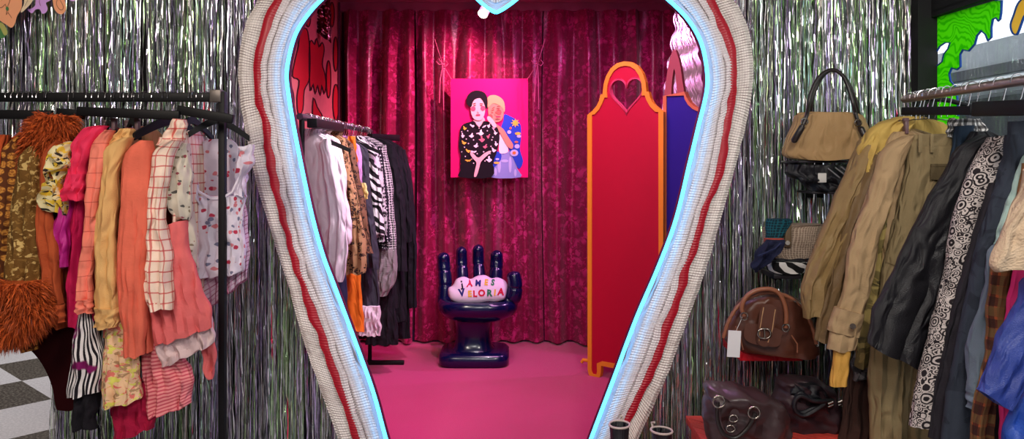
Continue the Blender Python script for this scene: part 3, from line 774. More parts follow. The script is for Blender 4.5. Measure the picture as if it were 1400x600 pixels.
f_bw = fabric('bw_stripe', 'stripe', [(232, 226, 226), (30, 24, 32), (126, 20, 92)], .013, thr=.5)
f_blackcl = plain('black_jersey', (24, 20, 28), .9, .1)
f_hem = fabric('pastel_floral', 'blotch', [(246, 206, 164), (236, 124, 112), (226, 220, 104), (188, 148, 108)], .026, thr=.58)
f_red = plain('crimson_cloth', (176, 12, 62), .8, .1)
f_plaid = fabric('cream_windowpane', 'plaid', [(244, 218, 200), (206, 72, 70)], .034, thr=.13)
f_pinktex = plain('salmon_seersucker', (232, 112, 112), .9, .14, .2, 0, 160, .7)
f_lining = plain('pale_lining', (226, 196, 196), .6, .06)
f_pstripe = fabric('pink_hstripe', 'hstripe', [(238, 150, 150), (206, 84, 100)], .014, thr=.45)
f_greyfl = fabric('grey_floral', 'floral', [(206, 196, 180), (132, 118, 96), (150, 70, 80), (90, 88, 84)], .02, thr=.3)
f_pplaid = fabric('lilac_plaid', 'plaid', [(232, 206, 222), (150, 44, 92), (196, 120, 160)], .034, thr=.12)
f_wfl = fabric('white_floral', 'floral', [(228, 218, 234), (190, 56, 84), (220, 130, 140), (120, 120, 150)], .024, thr=.34)
f_maroon = plain('maroon_velvet', (74, 12, 20), .85, .2, .1, 0, 200, .1, 0)
def bx_(px_, Y=2.88): return (px_-CX)/F*Y
def bd(px_, zt, zb, mt, **k):
    return ('body', dict(dict(X=bx_(px_), Yc=3.12, ztop=EYE-(zt-HZ)/F*3.05, zbot=EYE-(zb-HZ)/F*3.05), **k), mt)

garment('jacket', 'plain rust orange jacket at the far left end of the rack', 'jacket', G1, [('sleeve', [(185,-8,12),(205,-18,8),(260,-30,2),(400,-34,-4),(440,-34,-8)], 2.93, .03, f_rust2)], bd(-8, 178, 460, f_rust2))
garment('jacket', 'brown jacket woven with ochre medallions beside the brocade coat', 'jacket', G1, [('sleeve', [(186,16,34),(205,6,34),(260,-1,32),(320,-6,28),(390,-8,24)], 2.92, .032, f_medal)], bd(26, 176, 470, f_medal))
garment('coat', 'gold brocade coat with rust fur collar and wide fur cuff', 'coat', G1, [
    ('sleeve', [(200,34,52),(225,26,56),(270,20,57),(330,14,57),(392,10,56)], 2.87, .036, f_brocade),
    ('fur_collar', [(158,62,94),(168,48,98),(186,40,94),(206,38,84),(232,42,70),(266,46,62)], 2.92, .05, f_rustfur, dict(fur=(7500, .042, .35, 0, 3, .0022), label='rust orange fur collar', amp=.004)),
    ('fur_cuff', [(384,10,54),(402,-6,60),(430,-12,63),(452,-14,44),(463,-10,20)], 2.83, .075, f_rustfur, dict(fur=(8000, .04, .45, 0, 4, .0024), label='rust orange fur cuff', amp=.004))], bd(52, 176, 440, f_brocade))
def maroon_front(u, v, d): return P(u, v, 2.98+d)
mb = MB(); arc = [(-40,452),(-6,459),(16,464),(36,474),(52,490),(64,510),(72,532),(76,556),(82,561),(104,556),(108,500),(108,440),(-40,440)]
mb.slab([smooth_poly(arc, 3)], maroon_front, .05); solo('dress', mb, f_maroon, 'dark maroon velvet dress with curved hem below the fur cuff', 'dress', G1)
garment('cardigan', 'rust knit cardigan sleeve between fur collar coat and yellow print blouse', 'cardigan', G1, [
    ('sleeve', [(192,68,88),(215,58,80),(290,53,74),(350,55,80),(416,63,88)], 2.88, .03, f_rust), ('cuff', [(416,64,88),(430,65,88),(441,66,89)], 2.88, .028, f_rust)], bd(72, 176, 440, f_rust))
garment('blouse', 'crumpled yellow, black and cream print blouse with ruffles', 'blouse', G1, [
    ('ruffle', [(196,76,92),(215,72,98),(240,70,92),(262,63,92),(280,62,95),(292,72,92)], 2.87, .04, f_ruf, dict(amp=.014, rough=.034, n=50, N=54, lam=.03))], bd(88, 178, 300, f_ruf))
garment('blouse', 'shiny magenta top showing below the yellow print blouse', 'blouse', G1, [('body', [(268,86,99),(300,78,97),(340,70,96),(366,66,94)], 2.9, .03, f_mag)])
garment('blouse', 'hot pink blouse with flared bell sleeve', 'blouse', G1, [
    ('sleeve', [(172,120,146),(184,108,142),(200,101,130),(228,97,120),(240,95,118)], 2.88, .036, f_pink), ('bell_cuff', [(238,95,118),(250,91,117),(262,86,116),(273,88,114)], 2.87, .04, f_pink, dict(amp=.009, lam=.03)),
    ('front', [(196,114,134),(240,106,126),(300,98,116),(380,94,111),(446,93,108)], 2.93, .028, f_pink2, dict(label='darker raspberry front'))], bd(120, 174, 430, f_pink2))
garment('shirt', 'coral shirt with thin cross lines beside the hot pink blouse', 'shirt', G1, [
    ('sleeve', [(178,136,156),(196,128,150),(250,122,142),(300,118,134),(360,112,130),(408,108,128)], 2.87, .034, f_coral), ('cuff', [(408,107,128),(428,108,127)], 2.865, .03, f_coral)], bd(140, 174, 450, f_coral))
garment('shirt', 'apricot cotton shirt with buttoned cuff beside the coral sweater', 'shirt', G1, [
    ('sleeve', [(188,152,182),(204,147,174),(240,142,163),(300,134,161),(380,130,161),(422,131,164)], 2.87, .036, f_tan),
    ('cuff', [(420,131,165),(447,130,162)], 2.865, .034, f_tan), ('collar', [(176,166,184),(186,158,182),(198,150,176)], 2.9, .03, f_tan)], bd(160, 172, 470, f_tan))
garment('sweater', 'coral cable knit sweater under the arched black hanger', 'sweater', G1, [
    ('sleeve', [(192,178,206),(212,172,212),(280,167,207),(350,162,204),(420,166,201),(486,172,196)], 2.87, .05, f_coralknit, dict(lam=.022, amp=.004)),], bd(196, 198, 470, f_coralknit, d=.02))
garment('skirt', 'black and white striped skirt splashed with purple', 'skirt', G1, [('body', [(420,112,128),(450,105,132),(500,99,141,490),(544,95,136,534)], 2.92, .04, f_bw)])
garment('skirt', 'black skirt hem below the striped skirt', 'skirt', G1, [('body', [(520,108,138),(560,100,133),(584,102,131)], 2.95, .04, f_blackcl)])
garment('dress', 'pastel floral dress with yellow hem, below the apricot shirt', 'dress', G1, [('skirt', [(430,148,180),(470,145,188),(520,142,192),(556,140,192,546)], 2.93, .045, f_hem)])
garment('skirt', 'crimson skirt hanging lowest on the rack', 'skirt', G1, [('body', [(520,156,204),(560,154,212),(604,155,213,582)], 2.99, .04, f_red)])
garment('shirt', 'cream windowpane checked shirt with red lines', 'shirt', G1, [
    ('collar', [(163,238,254),(178,228,256),(200,216,246)], 2.93, .03, f_plaid), ('sleeve', [(192,220,248),(212,211,238),(260,207,230),(300,205,228),(350,199,234),(400,199,237),(422,206,236)], 2.87, .04, f_plaid)], bd(230, 178, 420, f_plaid))
garment('dress', 'salmon textured dress with pale lining below its hem', 'dress', G1, [
    ('body', [(310,222,256,300),(360,206,262,350),(410,202,280,398),(440,205,288,424),(473,212,290,447)], 2.93, .04, f_pinktex), ('lining', [(440,208,286,420),(478,214,292,446),(503,224,294,468)], 2.955, .035, f_lining, dict(label='pale pink lining'))], None)
garment('skirt', 'pink horizontally striped skirt below the salmon dress', 'skirt', G1, [('body', [(430,200,240),(480,197,250),(520,195,262,510),(574,197,262,552)], 2.99, .045, f_pstripe)])
garment('scarf', 'small salmon pointed tie end hanging behind the pale lining', 'scarf', G1, [('end', [(440,268,292),(480,276,295),(505,280,294),(519,285,290)], 3.0, .012, f_pinktex)])
garment('shirt', 'grey floral short sleeved shirt beside the windowpane shirt', 'shirt', G1, [
    ('sleeve', [(196,240,258),(214,228,262),(250,226,262),(284,232,264),(300,242,260)], 2.93, .036, f_greyfl), ('front', [(290,246,266),(340,254,270),(388,257,268)], 2.97, .03, f_greyfl)], None)
garment('shirt', 'lilac plaid shirt with hem below the white floral top', 'shirt', G1, [
    ('body', [(300,228,330,262),(350,236,338,292),(400,246,341,338),(446,257,339,380)], 3.2, .022, f_pplaid)])
def strap(mb, pts, wd):
    for i in range(len(pts)-1): pass
r = thing('sleeveless_top', 'white floral sleeveless top with ruffled straps at the rack end', 'top', P(298, 382, 3.14), G1)
mb = MB(); drape(mb, [(268,262,336),(290,263,333),(330,260,336),(362,258,336),(382,264,332,372)], 3.14, .035); build('front', mb, f_wfl, r)
mb = MB(); drape(mb, [(190,282,316),(200,268,326),(235,268,324),(275,266,330)], 3.19, .012, amp=.003); build('back', mb, f_wfl, r)
mb = MB(); mb.tube([P(x, y, 3.10) for x, y in ((258,226),(262,246),(272,262),(290,272),(304,271),(318,262),(326,244),(332,222))], .006, 6); build('neckline', mb, f_wfl, r)
for rows in ([(196,254,264),(215,250,266),(240,252,268),(262,258,272),(276,262,274)], [(198,328,345),(225,326,344),(250,322,338),(270,322,336)]):
    mb = MB(); drape(mb, rows, 3.11, .022, amp=.008, lam=.02, rough=.018, n=40); build('ruffled_strap', mb, f_wfl, r)

# ------------------------------------------------------------ right rail
G2 = 'clothes on the right rail'; HG2 = 'hangers on the right rail'
rk2 = thing('wall_rail', 'brownish steel clothes rail on wall brackets below the green window', 'clothes rail', (1.62, 2.2, EYE+85/F*3.15))
RZ2 = EYE+85/F*3.15
mb = MB(); mb.tube([(1.62, 3.17, RZ2), (1.62, 1.3, RZ2)], .0165, 14); build('rail', mb, plain('bronze_steel', (176, 156, 152), .35, .1, .5, .85, 100, 0), rk2)
for y in (3.1, 1.5):
    mb = MB(); mb.tube([(1.62, y, RZ2), (1.76, y, RZ2-.01), (1.92, y, RZ2-.05)], .01, 8); build('bracket', mb, black_metal, rk2)
bar(P(1235, 152, 3.08), P(1330, 151, 2.70), rk2, .032, .02)
bar(P(1334, 149, 2.64), P(1440, 146, 2.25), rk2, .05, .03)
h1 = hanger('clothes_hanger', (1.62, 3.12, RZ2), (1, 0, 0), 'silver hook of a hanger on the bronze right rail', HG2, arm=False)
for y in (3.08, 3.05, 3.02, 2.99, 2.94, 2.9, 2.86, 2.8, 2.74, 2.7, 2.63, 2.55, 2.46, 2.38, 2.3):
    c = copy_tree(h1); c.location.y = y; c.rotation_euler.z = random.uniform(-.4, .4)
hanger('clothes_hanger', (1.62, 2.985, RZ2), (1, 0, 0), 'clip hanger holding the khaki cargo trousers by the waist', HG2, False, clip=True)

c_kh = plain('mustard_canvas', (206, 172, 92), .8, .12); c_kh2 = plain('khaki_satin', (150, 122, 78), .6, .15, .4)
c_trench = plain('tan_trench', (180, 150, 112), .75, .1); c_ochre = plain('ochre_lining', (222, 166, 76), .6, .1)
c_camo = fabric('camo_olive', 'blotch', [(112, 98, 58), (70, 62, 40), (160, 140, 84)], .07, thr=.54)
c_greycamo = fabric('grey_camo', 'blotch', [(70, 68, 70), (34, 34, 36), (110, 108, 106)], .04, thr=.54)
c_khaki = plain('khaki_twill', (140, 122, 88), .85, .1); c_khaki_dk = plain('khaki_stitch', (92, 78, 54), .85, .1)
c_black = plain('black_nylon', (27, 26, 31), .45, .15, .4); c_pais = fabric('paisley_bw', 'rings', [(36, 30, 34), (200, 188, 184)], .055)
c_piped = plain('charcoal_wool', (40, 36, 44), .85, .1); c_pipe = plain('grey_piping', (150, 146, 150), .6)
c_denim = fabric('dark_denim', 'blotch', [(50, 56, 68), (40, 45, 56)], .08); c_navy = plain('navy_denim', (34, 52, 72), .85, .15)
c_sweat = plain('blue_grey_fleece', (112, 126, 140), .9, .1); c_mint = plain('mint_cotton', (176, 206, 196), .8, .08)
c_oplaid = fabric('rust_plaid', 'plaid', [(176, 88, 50), (62, 40, 34), (120, 96, 60)], .06, thr=.42)
c_beige = plain('oatmeal_knit', (206, 180, 152), .95, .1, .2, 0, 140, .6); c_hot = plain('fuchsia_cotton', (240, 54, 130), .75, .08)
c_royal = plain('royal_blue_nylon', (46, 66, 150), .4, .12, .5); c_brown = plain('dark_brown_cord', (66, 46, 40), .9, .12)
c_ging = fabric('bw_gingham', 'plaid', [(226, 224, 222), (40, 40, 44)], .02, thr=.5)
c_royal2 = plain('cobalt_satin', (40, 84, 186), .4, .12, .5)
garment('skirt', 'dark brown corduroy skirt low behind the tan trench', 'skirt', G2, [('body', [(440,1190,1240),(500,1160,1235),(600,1146,1230),(640,1142,1230)], 3.12, .03, c_brown)])
garment('jacket', 'mustard canvas jacket farthest along the right rail', 'jacket', G2, [
    ('body', [(160,1222,1262),(168,1200,1290),(182,1184,1300),(230,1178,1300),(330,1160,1300),(420,1150,1290)], 3.12, .03, c_kh),
    ('sleeve', [(172,1190,1232),(186,1178,1226),(206,1170,1216),(240,1156,1200),(300,1128,1176),(350,1110,1152),(400,1094,1136),(432,1097,1128)], 3.06, .05, c_kh2, dict(lam=.05, amp=.009, label='darker khaki sleeve')),
    ('shoulder', [(160,1226,1250),(170,1198,1246),(186,1180,1238),(212,1172,1226),(250,1176,1212)], 3.05, .055, c_kh)])
garment('jacket', 'brown satin bomber sleeve with zip pull behind the trench', 'jacket', G2, [
    ('body', [(176,1214,1250),(190,1200,1290),(300,1190,1290),(430,1180,1280)], 3.07, .025, c_kh2),
    ('sleeve', [(192,1200,1232),(240,1176,1206),(320,1150,1184),(400,1126,1164),(466,1113,1142)], 3.03, .035, plain('brown_satin', (122, 96, 64), .5, .2, .4), dict(lam=.04, amp=.008))])
garment('shirt', 'olive camouflage shirt between trench and khaki trousers', 'shirt', G2, [
    ('sleeve', [(230,1212,1240),(330,1192,1224),(400,1182,1216),(460,1172,1206),(500,1168,1198)], 3.03, .04, c_camo), ('lower_panel', [(440,1176,1222),(490,1166,1215),(518,1166,1196)], 3.05, .03, c_greycamo)])
tr_ = garment('coat', 'tan trench coat sleeve with buttoned cuff strap', 'coat', G2, [
    ('body', [(180,1222,1250),(192,1212,1290),(300,1206,1290),(420,1200,1280)], 3.0, .022, c_trench),
    ('sleeve', [(186,1218,1248),(206,1204,1240),(260,1188,1220),(330,1164,1202),(400,1150,1188),(440,1139,1176),(478,1132,1168)], 2.95, .042, c_trench, dict(amp=.004)),
    ('lining_cuff', [(470,1141,1162),(500,1138,1160),(527,1134,1157)], 2.95, .026, c_ochre, dict(amp=.002, rough=.001, label='ochre lining'))])
mb = MB(); drape(mb, [(424,1141,1180),(440,1136,1177),(456,1132,1172)], 2.945, .046, amp=.001, tilt=-.25); cs = build('cuff_strap', mb, c_trench, tr_)
mb = MB(); mb.tube([P(1166, 446, 2.893), P(1166, 446, 2.883)], .011, 12); build('button', mb, plain('horn_button', (60, 44, 34), .3), cs)
tz = garment('cargo_trousers', 'khaki cargo trousers clipped upside by the waistband to a hanger', 'trousers', G2, [
    ('left_leg', [(300,1222,1272),(380,1206,1248),(470,1192,1236),(560,1189,1232),(700,1188,1230)], 2.95, .04, c_khaki), ('right_leg', [(300,1262,1302),(400,1246,1290),(500,1234,1280),(600,1228,1274),(700,1226,1270)], 2.97, .035, c_khaki),
    ('seat', [(200,1242,1310),(240,1236,1310),(300,1224,1302),(360,1210,1296)], 2.94, .05, c_khaki, dict(amp=.004)), ('waistband', [(184,1245,1309),(202,1242,1310)], 2.935, .05, c_khaki, dict(amp=.001))])
tz['label'] = 'khaki cargo trousers clipped by the waistband to a hanger'
mb = MB(); mb.box(P(1289, 226, 2.882), (.09, .008, .012), bev=.002); mb.box(P(1289, 237, 2.882), (.092, .006, .05), bev=.002); pk = build('pocket_flap', mb, c_khaki_dk, tz)
mb = MB(); mb.tube([P(1294, 238, 2.88), P(1294, 238, 2.868)], .01, 12); build('button', mb, black_metal, pk)
for x in (1258, 1274):
    mb = MB(); mb.box(P(x, 196, 2.88), (.012, .006, .07), bev=.002); build('belt_loop', mb, c_khaki, tz)
garment('shirt', 'black and white gingham shirt collar behind the denim', 'shirt', G2, [('collar', [(163,1298,1338),(172,1294,1345),(188,1292,1350)], 2.89, .02, c_ging)])
garment('jeans', 'navy jeans waist beside the khaki cargo trousers', 'jeans', G2, [('body', [(172,1306,1332),(200,1302,1332),(260,1290,1326),(330,1280,1320)], 2.87, .025, c_navy)])
garment('jacket', 'black nylon jacket with long sleeve crossing the khaki trousers', 'jacket', G2, [
    ('body', [(180,1330,1350),(196,1318,1380),(300,1300,1380),(440,1260,1350)], 2.83, .03, c_black),
    ('sleeve', [(184,1316,1352,196),(235,1290,1344,256),(300,1254,1318,328),(360,1224,1296,394),(420,1197,1277,458),(470,1185,1257,505)], 2.77, .035, c_black, dict(amp=.007, lam=.09))])
garment('trousers', 'black and white paisley print trousers', 'trousers', G2, [
    ('leg', [(188,1352,1384),(230,1328,1376),(300,1303,1352),(380,1288,1332),(450,1273,1316),(540,1250,1298),(583,1243,1288)], 2.68, .04, c_pais, dict(amp=.003)),
    ('rear_leg', [(186,1362,1392),(260,1334,1372),(330,1318,1350),(400,1308,1338),(470,1298,1322)], 2.72, .03, c_pais, dict(amp=.003))])
pj = garment('jacket', 'charcoal jacket with grey curved piping between paisley and denim', 'jacket', G2, [
    ('front', [(250,1352,1380),(330,1326,1352),(400,1306,1340),(450,1296,1330),(520,1280,1316),(600,1272,1300)], 2.64, .03, c_piped)])
tag(pj, 'charcoal jacket with grey curved piping between paisley and denim', 'jacket')
garment('jeans', 'faded dark blue denim jeans hung folded beside the paisley trousers', 'jeans', G2, [
    ('waistband', [(166,1380,1424),(186,1377,1424)], 2.57, .035, c_denim, dict(amp=.001)), ('leg', [(184,1377,1420),(230,1368,1402),(280,1354,1390),(330,1338,1372),(420,1318,1354),(500,1302,1342),(600,1287,1334),(650,1284,1330)], 2.57, .035, c_denim, dict(amp=.003))])
garment('shirt', 'mint cotton shirt sleeve beside the faded denim', 'shirt', G2, [('sleeve', [(205,1400,1425),(240,1388,1412),(300,1366,1392),(345,1357,1380)], 2.52, .025, c_mint)])
garment('sweatshirt', 'blue grey sweatshirt sleeve beside the denim leg', 'sweatshirt', G2, [('sleeve', [(330,1356,1378),(370,1350,1368),(420,1340,1360),(480,1324,1350),(535,1322,1347)], 2.5, .035, c_sweat), ('cuff', [(532,1323,1346),(558,1324,1345)], 2.5, .03, c_sweat)])
garment('shirt', 'rust and brown plaid shirt beside the blue grey sweatshirt', 'shirt', G2, [('front', [(222,1402,1430),(280,1390,1420),(345,1360,1404),(400,1353,1396),(480,1347,1382),(540,1336,1362),(610,1328,1356)], 2.44, .03, c_oplaid)])
garment('shirt', 'fuchsia pink shirt behind the royal blue sleeve', 'shirt', G2, [('front', [(330,1395,1440),(400,1382,1430),(480,1374,1420),(560,1370,1415),(620,1366,1412)], 2.38, .03, c_hot)])
garment('jacket', 'cobalt blue satin jacket at the lower right corner', 'jacket', G2, [('hem', [(520,1396,1440),(570,1380,1440),(620,1368,1430)], 2.33, .03, c_royal2)])
garment('jacket', 'royal blue nylon jacket sleeve on the nearest hanger', 'jacket', G2, [('sleeve', [(370,1400,1452,386),(420,1385,1434,440),(470,1363,1410,496),(514,1345,1393,538),(534,1337,1379,559)], 2.29, .034, c_royal, dict(amp=.006, lam=.08))])
garment('sweater', 'oatmeal knit sweater nearest the camera on the right rail', 'sweater', G2, [('body', [(225,1402,1470),(255,1392,1470),(295,1374,1468),(330,1357,1466),(348,1354,1460),(362,1360,1450)], 2.24, .05, c_beige, dict(amp=.008, lam=.08, tilt=.25))])
# ------------------------------------------------------------ rail inside the booth
G3 = 'clothes on the booth rail'; HG3 = 'hangers on the booth rail'
RZ3 = EYE+63.5/F*3.6; RX = -1.04
rk3 = thing('booth_rail', 'black clothes rail inside the pink booth with white and black clothes', 'clothes rail', (RX, 4.6, 0))
mb = MB(); mb.tube([(RX, 3.76, RZ3), (RX, 5.66, RZ3)], .017, 12); build('rail', mb, plain('grey_pipe', (96, 88, 100), .4, .1, .5, .7, 100, 0), rk3)
for y in (3.8, 5.62):
    mb = MB(); mb.tube([(RX, y, 0.03), (RX, y, RZ3)], .014, 10); build('post', mb, black_metal, rk3)
    mb = MB(); mb.box((RX, y, .025), (.5, .035, .03), bev=.004); build('foot', mb, black_metal, rk3)
bar((RX+.05, 3.80, RZ3-.03), (RX+.05, 4.42, RZ3-.03), rk3, .045, .05); bar((RX+.05, 5.35, RZ3-.05), (RX+.2, 5.62, RZ3-.05), rk3, .045, .05)
h2 = hanger('clothes_hanger', (RX, 3.9, RZ3), (1, 0, 0), 'silver hook of a hanger on the booth rail', HG3, arm=False)
for k in range(26):
    c = copy_tree(h2); c.location.y = 3.95+k*.063; c.rotation_euler.z = random.uniform(-.4, .4)
for y, lb in ((4.0, 'pale hanger inside the frontmost white blouse'), (4.9, 'black hanger in the spotted blouses on the booth rail'), (5.42, 'black hanger in the last black shirt by the curtain')):
    hanger('clothes_hanger', (RX, y, RZ3-.0), (1, 0, 0), lb, HG3, True, .2)
w1 = plain('white_cotton', (232, 214, 226), .8, .05); w2 = plain('cream_cotton', (226, 206, 200), .8, .06)
leo = fabric('leopard_print', 'leopard', [(170, 128, 92), (44, 30, 30), (140, 92, 56)], .022); leo2 = fabric('brown_leopard', 'leopard', [(110, 74, 54), (34, 24, 24), (80, 50, 34)], .02)
org_ = plain('orange_crepe', (242, 118, 26), .7, .08); lil = plain('lilac_cotton', (206, 150, 214), .8, .06); yel = plain('pale_yellow', (226, 202, 130), .8, .06)
charc = plain('charcoal_denim', (58, 56, 68), .85, .12); blk = plain('black_cotton', (22, 18, 26), .85, .1); zeb = fabric('zebra_print', 'zebra', [(224, 216, 220), (24, 20, 24)], .1)
dots = fabric('dotted_black', 'dots', [(28, 24, 34), (220, 214, 220)], .022, thr=.2); hound = fabric('check_bw', 'dots', [(210, 202, 204), (60, 54, 60)], .016, thr=.42)
greyk = plain('grey_knit', (150, 140, 142), .95, .1, .2, 0, 140, .5); navy = plain('navy_cotton', (34, 32, 68), .85, .1); leob = fabric('bw_leopard', 'leopard', [(200, 194, 198), (24, 20, 24), (60, 56, 60)], .024)
def g3(name, label, cat, Y, xr, top, bot, mt, hw=.2, slv=None, extra=(), amp=.008, z0=0):
    """front-facing garment on the booth rail; xr is the right edge in the picture at the shoulder and the hem"""
    cx = CX+(RX)*F/Y; s = F/Y
    rows = [(top-10, cx-.05*s, cx+.06*s), (top-4, cx-.12*s, xr[0]-.05*s), (top+4, cx-hw*s, xr[0]), ((top+bot)/2, cx-hw*s, (xr[0]+xr[1])/2), (bot, cx-hw*s, xr[1])]
    ps = [('body', rows, Y, .026, mt, dict(amp=amp, lam=.07))]
    if slv: ps.append(('sleeve', slv, Y-.01, .04, mt, dict(amp=.008)))
    return garment(name, label, cat, G3, ps+list(extra))
g3('blouse', 'white cotton blouse nearest the neon on the booth rail', 'blouse', 3.98, (452, 462), 186, 385, w1, slv=[(190,432,450),(220,440,458),(280,448,470),(340,446,476),(384,446,468)])
g3('blouse', 'second white blouse with short sleeve on the booth rail', 'blouse', 4.10, (458, 466), 186, 360, w1, slv=[(190,436,458),(230,446,468),(290,456,478),(324,458,482),(334,462,480)])
g3('blouse', 'cream blouse between white blouse and leopard shirt', 'blouse', 4.22, (464, 470), 188, 330, w2, slv=[(192,446,464),(230,456,472),(270,460,474),(284,462,470)])
g3('shirt', 'tan leopard print shirt on the booth rail', 'shirt', 4.36, (474, 490), 188, 366, leo, slv=[(194,452,474),(240,464,482),(290,472,494),(330,474,500),(374,472,501)])
g3('jacket', 'brown leopard jacket behind the tan leopard shirt', 'jacket', 4.48, (480, 494), 190, 350, leo2, slv=[(196,464,482),(250,474,494),(310,484,504),(346,490,510)])
g3('dress', 'orange sleeveless dress on the booth rail', 'dress', 4.62, (484, 498), 200, 452, org_, extra=[('strap', [(186,476,486),(205,476,488),(222,476,488)], 4.6, .012, org_)])
g3('shirt', 'lilac and pale yellow colour block shirt on the booth rail', 'shirt', 4.72, (492, 500), 196, 300, lil, extra=[('yellow_panel', [(250,484,500),(262,490,503),(272,492,504)], 4.69, .02, yel, dict(label='pale yellow band'))])
g3('jacket', 'charcoal denim jacket below the yellow band', 'jacket', 4.82, (502, 512), 200, 364, charc, slv=[(240,486,504),(290,492,510),(340,500,517),(366,502,518)])
g3('skirt', 'charcoal skirt with white ruffled hem on the booth rail', 'skirt', 4.9, (506, 520), 250, 424, charc, extra=[('ruffle_hem', [(418,492,520),(440,490,521),(458,488,521)], 4.88, .03, w1, dict(amp=.012, lam=.025, label='white ruffled hem'))])
g3('blouse', 'zebra print blouse on the booth rail', 'blouse', 4.98, (508, 520), 196, 310, zeb, slv=[(198,498,510),(240,504,518),(290,510,524),(320,512,526)])
g3('blouse', 'black blouse spotted with white leopard marks', 'blouse', 5.06, (514, 526), 196, 330, leob, slv=[(200,502,516),(260,512,526),(320,516,530)])
g3('shirt', 'black shirt with white polka dots on the booth rail', 'shirt', 5.14, (520, 530), 198, 340, dots, slv=[(200,508,522),(260,516,530),(330,520,534)])
g3('cardigan', 'black and white checked cardigan with grey hem', 'cardigan', 5.22, (526, 536), 196, 342, hound, slv=[(198,512,528),(250,520,536),(300,526,540),(346,528,542)], extra=[('knit_hem', [(340,518,542),(376,516,543),(404,518,530)], 5.2, .03, greyk, dict(label='grey knit hem'))])
g3('shirt', 'first black shirt beyond the checked cardigan', 'shirt', 5.32, (538, 548), 196, 420, blk, slv=[(198,520,540),(260,532,552),(330,538,556),(370,540,556)])
g3('shirt', 'second black shirt beyond the checked cardigan', 'shirt', 5.42, (546, 556), 196, 440, blk, slv=[(200,528,548),(270,540,562),(330,546,564)])
g3('coat', 'long black coat last on the booth rail by the curtain', 'coat', 5.54, (552, 562), 200, 462, blk, slv=[(204,536,554),(250,546,564),(330,556,569),(420,558,570)])
garment('trousers', 'navy trousers hanging below the white blouses in the booth', 'trousers', G3, [('leg', [(345,450,472),(400,456,474),(450,462,478),(494,470,494)], 4.3, .05, navy)])
garment('skirt', 'long black skirt reaching the carpet on the booth rail', 'skirt', G3, [('body', [(330,505,545),(400,505,540),(470,500,545)], 5.3, .05, blk)])

# ------------------------------------------------------------ portrait on the curtain
PY = 6.06
pc = lambda u, v, d=0: P(610+u/4, 100+v/4, PY-d)
po = thing('portrait_canvas', 'bright pink canvas portrait of two people, hung on the curtain', 'picture', pc(236, 570))
flat = lambda n, c: plain(n, c, .7, .02, .2, 0, 100, 0)
mb = MB(); mb.slab([[(25,30),(448,30),(448,570),(25,570)]], lambda u, v, d: pc(u, v, -d), .025); build('canvas', mb, flat('canvas_pink', (240, 14, 112)), po, smooth=False)
LAY = [0]
def paint(name, polys, mt, par=po, sm=True):
    LAY[0] += 1; mb = MB()
    for q in polys: mb.slab([smooth_poly(q, 3) if sm else q], lambda u, v, d: pc(u, v, .0012*LAY[0]+d), .0012)
    return build(name, mb, mt, par, smooth=False)
skin1 = flat('portrait_skin', (240, 190, 186)); skin2 = flat('portrait_tan_skin', (206, 140, 116)); inkb = flat('portrait_black', (16, 12, 20)); blush = flat('portrait_blush', (238, 84, 112))
cobalt = flat('portrait_cobalt', (36, 70, 190)); wht = flat('portrait_white', (240, 232, 236)); jean = flat('portrait_jeans', (136, 150, 206)); blond = flat('portrait_blond', (206, 172, 120)); yelp = flat('portrait_yellow', (240, 196, 70)); lips = flat('portrait_lips', (196, 60, 90)); bluelt = flat('portrait_light_blue', (176, 186, 226)); pinkd = flat('portrait_dusty_pink', (190, 110, 130)); brn = flat('portrait_brown', (110, 70, 60))
paint('jeans', [[(258,470),(300,440),(366,430),(388,520),(406,569),(240,569),(250,510)]], jean)
paint('jeans_highlight', [ell(290,505,9,40), ell(350,500,8,44), ell(320,480,20,8), ell(270,540,8,22), ell(378,545,7,20)], bluelt)
paint('blue_shirt', [[(318,225),(345,232),(384,255),(408,285),(410,350),(404,420),(421,482),(398,524),(372,476),(345,420),(322,350),(300,300),(312,260)], [(250,440),(295,430),(300,470),(262,515),(248,500)]], cobalt)
paint('white_tee', [[(296,330),(322,350),(338,400),(336,432),(292,436),(290,370)]], wht)
st = [(378+(26 if k % 2 == 0 else 12)*math.cos(PI*k/8), 272+(26 if k % 2 == 0 else 12)*math.sin(PI*k/8)) for k in range(16)]
for q_ in (st, ell(392,330,16,8), ell(276,490,16,6)): paint('sun_motif', [q_], yelp, sm=False); LAY[0] -= 1
LAY[0] += 1
paint('shirt_motif', [ell(345,322,11,10), ell(398,345,12,8), ell(388,400,14,12), ell(372,436,22,18), ell(280,470,10,6)], bluelt)
paint('shirt_flower', [ell(372,436,10,9), ell(352,300,6,6), ell(384,376,10,5)], flat('portrait_orange', (236, 120, 60)))
paint('right_hair', [[(224,138),(240,122),(268,120),(296,132),(314,152),(321,182),(318,214),(302,180),(268,158),(240,164),(226,186),(220,160)]], blond)
paint('right_face', [[(232,180),(250,160),(276,154),(302,172),(314,205),(312,240),(296,262),(268,268),(240,252),(230,215)]], skin2)
paint('arm', [[(234,250),(252,256),(280,282),(312,305),(340,350),(366,390),(360,414),(338,402),(312,360),(290,320),(262,300),(244,285)]], skin2)
paint('right_fringe', [[(226,160),(240,140),(262,150),(288,150),(306,172),(314,196),(296,180),(276,168),(254,166),(238,180),(228,186)]], blond)
paint('right_blush', [ell(242,238,13,14), ell(288,212,15,14)], flat('portrait_coral', (236, 96, 84)))
paint('left_neck', [[(160,240),(204,240),(212,272),(180,296),(150,270)]], skin1)
paint('black_shirt', [[(78,300),(96,278),(124,268),(152,262),(166,280),(180,296),(194,280),(206,262),(236,268),(264,280),(286,310),(292,360),(280,420),(262,470),(250,505),(176,510),(84,500),(80,450),(70,400),(74,340)]], inkb)
paint('black_trousers', [[(86,492),(176,505),(252,495),(246,569),(76,569),(78,530)]], inkb)
LAY[0] += 1; rnd = random.Random(4)
